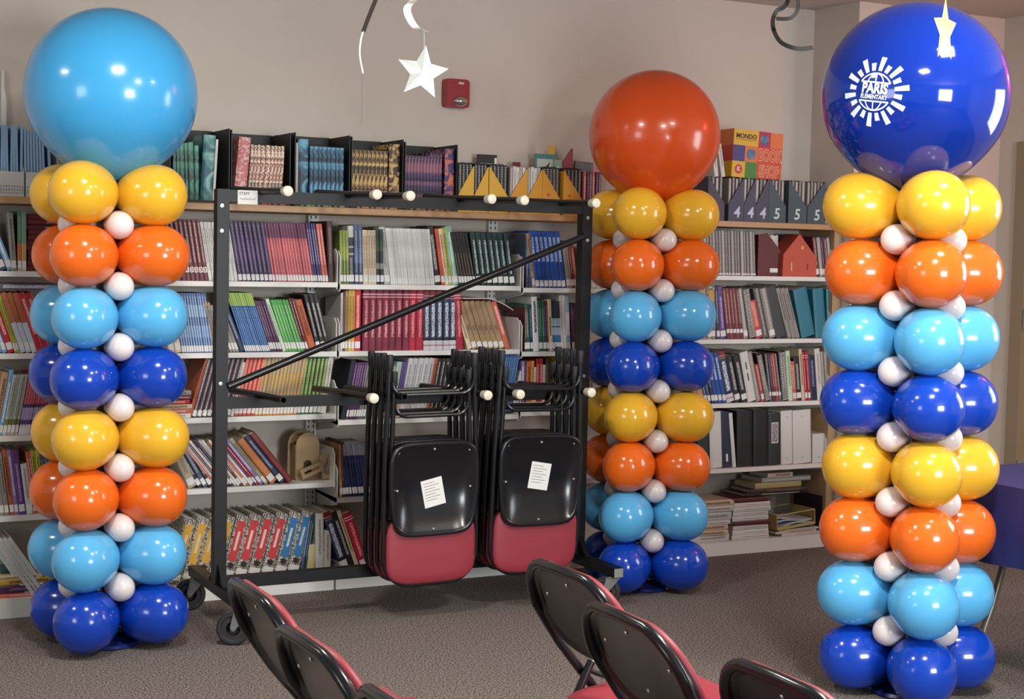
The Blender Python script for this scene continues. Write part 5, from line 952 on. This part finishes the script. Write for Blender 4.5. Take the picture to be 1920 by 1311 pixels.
rr_, bigb = column(x_at(1714, 4.08, 0.9), 4.08, vrot(19), 'blue', 0.320, 2.108, 'balloon column topped by a giant royal blue logo balloon, beside the draped table', twist=0.05, lean=(-0.045, 0.0), bdx=-0.010)
# school logo wrapped onto the giant balloon
LOGO = mat('white_logo_print', '#e6f2f8', 0.35)
Cb = Vector((rr_.location.x + bigb.location.x, rr_.location.y + bigb.location.y, bigb.location.z))
tgt = at_d(1639, 172, 1.0) - Vector((0, 0, CAMH)); dd = tgt.normalized(); oc_ = Vector((0, 0, CAMH)) - Cb
bq = oc_.dot(dd); disc_ = bq * bq - (oc_.dot(oc_) - 0.320 ** 2)
hit = Vector((0, 0, CAMH)) + dd * (-bq - math.sqrt(max(disc_, 0))); nl = (hit - Cb).normalized()
t1 = Vector((0, 0, 1)).cross(nl).normalized(); t2 = nl.cross(t1)
tl = math.radians(-8); t1, t2 = t1 * math.cos(tl) + t2 * math.sin(tl), t2 * math.cos(tl) - t1 * math.sin(tl)
def wrap(a, b, up=0.0012):
    v = nl * 0.320 + t1 * a + t2 * b; return (v.normalized() * (0.320 + up))
def logo_poly(pts, name):
    # subdivided flat outline wrapped on the balloon, given as a quad strip of (left, right) pairs
    v = []; f = []
    for (p, q2) in pts: v += [wrap(*p), wrap(*q2)]
    for k in range(len(pts) - 1): f.append((2 * k, 2 * k + 1, 2 * k + 3, 2 * k + 2))
    MB().add(v, f).build(name, LOGO, bigb)
S = 0.118
for k in range(20):
    a = math.radians(90 - 18 * k - 6); long = k % 2 == 0
    if k % 20 in (3, 13) and False: continue
    r0, r1 = 0.60 * S, (1.04 if long else 0.84) * S; w0, w1 = 0.045 * S + 0.0012, (0.085 if long else 0.075) * S
    ca, sa = math.cos(a), math.sin(a)
    logo_poly([((r * ca - w * sa, r * sa + w * ca), (r * ca + w * sa, r * sa - w * ca)) for r, w in ((r0, w0), ((r0 + r1) / 2, (w0 + w1) / 2), (r1, w1))], 'sun_ray')
def stroke(pts, w, name):
    out = []
    for i, p in enumerate(pts):
        a = pts[max(i - 1, 0)]; b = pts[min(i + 1, len(pts) - 1)]; dx, dy = b[0] - a[0], b[1] - a[1]; L_ = math.hypot(dx, dy) or 1
        out.append(((p[0] - dy / L_ * w, p[1] + dx / L_ * w), (p[0] + dy / L_ * w, p[1] - dx / L_ * w)))
    logo_poly(out, name)
G = 0.52 * S; lw = 0.022 * S
for sg in (1, -1):
    y0 = 0.265 * S if sg > 0 else -0.265 * S
    a0 = math.asin(abs(y0) / G)
    stroke([(G * math.cos(a0 + (math.pi - 2 * a0) * k / 16), sg * G * math.sin(a0 + (math.pi - 2 * a0) * k / 16)) for k in range(17)], lw, 'globe_outline')
    xw = G * math.cos(a0); stroke([(-xw + 2 * xw * k / 8, y0) for k in range(9)], lw, 'globe_line')
    stroke([(0, y0 + (sg * G - y0) * k / 5) for k in range(6)], lw * 0.8, 'globe_line')
    for fx in (0.55, -0.55):
        stroke([(fx * G * math.sqrt(max(0, 1 - ((y0 + (sg * G - y0) * k / 8) / G) ** 2)), y0 + (sg * G - y0) * k / 8) for k in range(9)], lw * 0.8, 'globe_line')
def logo_text(body, size, cy, bold, sx=1.0):
    me = text_data(body, size, ext=0.0, bold=bold, spacing=1.0).copy(); bm = bmesh.new(); bm.from_mesh(me)
    bmesh.ops.triangulate(bm, faces=bm.faces)
    for v in bm.verts: v.co = wrap(v.co.x * sx, v.co.y + cy, 0.0018)
    bm.to_mesh(me); bm.free(); me.materials.clear(); me.materials.append(LOGO); obj('logo_lettering', me, None, bigb)
logo_text('PARIS', 0.0465, 0.010, 0.0020, 0.80)
logo_text('ELEMENTARY', 0.0200, -0.0170, 0.0007, 0.80)
# ------------------------------------------------------------------ draped table at the right
tb = empty('draped_table', (4.04, 4.39, 0)); tag(tb, 'folding table under a fitted navy cloth beside the royal blue balloon column', 'table')
CL = mat('navy_table_cloth', '#2a2c66', 0.6, bump=(30, 0.12, 0.01))
TL, TWd, TH = 0.80, 1.83, 0.742
def face(pts, name, n=8):
    pass
MB().box(0.012, TL - 0.012, -TWd + 0.012, -0.012, TH - 0.03, TH - 0.004).build('table_top', mat('grey_table_top', '#6a6864', 0.5), tb)
# cloth: top plus four slightly rippled skirts
N = 24; v = []; f = []
loop = [(TL * k / N, 0.0) for k in range(N)] + [(TL, -TWd * k / (2 * N)) for k in range(2 * N)] + [(TL - TL * k / N, -TWd) for k in range(N)] + [(0.0, -TWd + TWd * k / (2 * N)) for k in range(2 * N)]
nl_ = len(loop)
for lv in range(6):
    u = lv / 5
    for i, (x, y) in enumerate(loop):
        rp = 0.006 * u * math.sin(i * 0.9) + 0.004 * u * math.sin(i * 2.3); cx_, cy_ = TL / 2, -TWd / 2
        ox = (-1 if x <= 1e-6 else (1 if x >= TL - 1e-6 else 0)); oy = (1 if y >= -1e-6 else (-1 if y <= -TWd + 1e-6 else 0))
        v.append((x + ox * rp, y + oy * rp, TH - 0.29 * u + (0.004 * math.sin(i * 0.5) if lv == 5 else 0)))
for lv in range(5):
    for i in range(nl_): f.append((lv * nl_ + i, lv * nl_ + (i + 1) % nl_, (lv + 1) * nl_ + (i + 1) % nl_, (lv + 1) * nl_ + i))
f.append(tuple(range(nl_)))
MB().add(v, f).build('cloth', CL, tb, True)
LEGM = mat('grey_steel_leg', '#8a8478', 0.35, metal=0.5)
for (lx, ly, dx) in ((0.135, -0.215, 0.10), (0.66, -0.215, -0.10), (0.135, -TWd + 0.215, 0.1), (0.66, -TWd + 0.215, -0.1)):
    P = [(lx, ly, 0.02), (lx + dx * 0.04, ly, 0.16), (lx + dx * 0.4, ly, 0.24), (lx + dx * 0.85, ly, 0.38), (lx + dx, ly, 0.46), (lx + dx, ly, TH - 0.03)]
    MB().tube(P, 0.0135, 10).build('leg', LEGM, tb, True); MB().lathe([(0, 0), (0.016, 0), (0.017, 0.028), (0, 0.028)], 12, Matrix.Translation((lx, ly, 0))).build('foot_cap', BLACK_PLASTIC, tb, True)
for ly in (-0.215, -TWd + 0.215): MB().tube([(0.235, ly, 0.46), (0.56, ly, 0.46)], 0.010, 8).build('leg_brace', LEGM, tb, True)
# ------------------------------------------------------------------ fire alarm
FA = empty('fire_alarm', (3.10, YW, 2.294)); tag(FA, 'red wall fire alarm with a clear strobe, high on the beige wall', 'alarm')
ARED = mat('alarm_red', '#8c1c26', 0.35)
pts = sup(0.064, 0.068, 9, 40)
MB().prism(pts, 'y', -0.045, 0).build('housing', ARED, FA)
MB().box(-0.058, -0.022, -0.048, -0.045, -0.058, 0.058).build('side_strip', ARED, FA)
sb = MB().lathe([(0, 0.028), (0.018, 0.025), (0.032, 0.012), (0.034, 0)], 20, Matrix.Translation((0.014, -0.045, -0.038)) @ Matrix.Rotation(math.pi / 2, 4, 'X') @ Matrix.Diagonal((1.1, 0.75, 1, 1))).build('strobe', mat('strobe_chrome', '#c8c6c2', 0.1, metal=0.9), FA, True)
text('lettering', 'FIRE', 0.015, LABELW, FA, (0.018, -0.0458, 0.048), bold=0.0003)
# ------------------------------------------------------------------ hanging stars and curls
SILV = mat('silver_foil', '#b2b7af', 0.3, metal=0.5); GOLD = mat('pale_gold_foil', '#c2b583', 0.3, metal=0.4)
CURLB = mat('black_foil', '#0c0a0a', 0.6, spec=0.2); CURLS = mat('silver_curl_foil', '#e4e2de', 0.2, metal=0.6); CURLD = mat('dark_grey_foil', '#3c3430', 0.3, metal=0.4)
STR = mat('clear_thread', '#c9c5c0', 0.4)
Rt = Vector((RX.x, RY.x, RZ.x)); Up = Vector((RX.y, RY.y, RZ.y)); Fw = -Vector((RX.z, RY.z, RZ.z))
def star(px, py, dep, size, m, name, label, yaw, roll, pull=0.0):
    c = at_d(px, py, dep); v = []; th = 0.035 * size
    a_ = math.atan2(-c.y, -c.x) + yaw; nrm = Vector((math.cos(a_), math.sin(a_), 0)); sd = Vector((-math.sin(a_), math.cos(a_), 0)); up = Vector((0, 0, 1))
    P = []
    for k in range(10):
        r_ = size if k % 2 == 0 else size * 0.46; t = math.radians(90 + 36 * k) + roll; P.append((r_ * math.cos(t), r_ * math.sin(t)))
    v = [nrm * th * 0.9] + [sd * x + up * y for x, y in P] + [-nrm * th * 0.9]
    f = [(0, 1 + k, 1 + (k + 1) % 10) for k in range(10)] + [(11, 1 + (k + 1) % 10, 1 + k) for k in range(10)]
    o = MB().add(v, f).build(name, m, None, False, c); tag(o, label, 'star ornament'); return o, c
def ribbon(pts, w, m, name, parent, wdir=None):
    v = []; f = []; th = 0.0009
    n = len(pts)
    for i, p in enumerate(pts):
        t = (Vector(pts[min(i + 1, n - 1)]) - Vector(pts[max(i - 1, 0)])).normalized(); wd = (t.cross(Fw).normalized() * 0.96 + Fw * 0.28).normalized() if wdir == 'face' else wdir; nn = t.cross(wd).normalized() * th; p = Vector(p); ww = w[i] if isinstance(w, list) else w
        v += [p - wd * ww / 2 - nn, p + wd * ww / 2 - nn, p + wd * ww / 2 + nn, p - wd * ww / 2 + nn]
    for i in range(n - 1):
        for k in range(4): f.append((4 * i + k, 4 * i + (k + 1) % 4, 4 * (i + 1) + (k + 1) % 4, 4 * (i + 1) + k))
    f += [(0, 1, 2, 3), (4 * n - 4, 4 * n - 1, 4 * n - 2, 4 * n - 3)]
    return MB().add(v, f).build(name, m, parent, True)
def spl(P, n=8):
    P = [Vector(p) for p in P]; out = []
    for i in range(len(P) - 1):
        p0, p1, p2, p3 = P[max(i - 1, 0)], P[i], P[i + 1], P[min(i + 2, len(P) - 1)]
        for k in range(n):
            t = k / n; out.append(0.5 * ((2 * p1) + (-p0 + p2) * t + (2 * p0 - 5 * p1 + 4 * p2 - p3) * t * t + (-p0 + 3 * p1 - 3 * p2 + p3) * t ** 3))
    out.append(P[-1]); return out
DS = 4.3
o, c = star(792, 136, DS, 0.078, SILV, 'star_ornament', 'silver foil star hanging from a white curl near the fire alarm', 0.25, -0.12)
cv = lambda px, py, d=DS: at_d(px, py, d)
ctop = cv(770, -180)
tag(ribbon(spl([ctop, cv(752, -60, DS - .05), cv(776, -8, DS + .03), cv(764, 14, DS + .04), cv(766, 30, DS), cv(778, 50, DS - .04), cv(795, 60, DS - .03)]), 0.022, CURLS, 'foil_curl', None, Rt), 'silver white foil curl hanging above the silver star', 'streamer')
tag(MB().tube([cv(795, 58, DS - 0.028), cv(795.5, 92, DS)], 0.0012, 6).build('thread', STR, None), 'short clear thread tying the silver star to its curl', 'thread')
tag(ribbon(spl([cv(760, -180), cv(722, -50), cv(706, -5), cv(690, 35), cv(681, 60)]), [0.014 + 0.000 * i for i in range(33)], CURLD, 'foil_streamer', None, (Rt * 0.75 + Fw * 0.66).normalized()), 'dark foil streamer hanging beside the silver curl', 'streamer')
tag(MB().tube(spl([cv(681, 58), cv(676, 80), cv(675, 105), cv(681, 138)]), 0.0022, 6).build('white_string', mat('white_string', '#dad6d0', 0.5), None, True), 'white string dangling from the dark foil streamer', 'string')
tag(MB().tube(spl([cv(680, 134), cv(679, 160), cv(678, 232)]), 0.0006, 5).build('thread', mat('dark_thread', '#5a524c', 0.5), None), 'fine dark thread hanging below the white string', 'thread')
tag(ribbon(spl([cv(1500, -160), cv(1470, -60), cv(1488, -30, DS + .05), cv(1497, 10, DS + .05), cv(1484, 33, DS), cv(1456, 35, DS - .05)]), 0.011, CURLB, 'foil_curl', None, 'face'), 'short inner coil of black foil hanging by the ceiling', 'streamer')
tag(ribbon(spl([cv(1500, -100, DS + .1), cv(1478, 0, DS + .1), cv(1455, 22, DS + .08), cv(1449, 48, DS + .02), cv(1463, 78, DS - .03), cv(1494, 91, DS - .05), cv(1524, 89, DS - .03)]), 0.013, CURLB, 'foil_curl', None, 'face'), 'wide sweeping coil of black foil hanging by the ceiling', 'streamer')
o, c = star(1772, 58, 4.0, 0.088, GOLD, 'star_ornament', 'pale gold star turned edge-on, hanging in front of the giant blue balloon', 1.22, 0.05)
tag(MB().tube([c + Vector((0, 0, 0.080)), c + Vector((0, 0, ZC - c.z))], 0.0009, 5).build('thread', STR, None), 'clear thread holding the pale gold star', 'thread')
tag(MB().tube([ctop, Vector((ctop.x, ctop.y, ZC))], 0.0009, 5).build('thread', STR, None), 'clear thread holding the silver curl', 'thread') if ctop.z < ZC else None
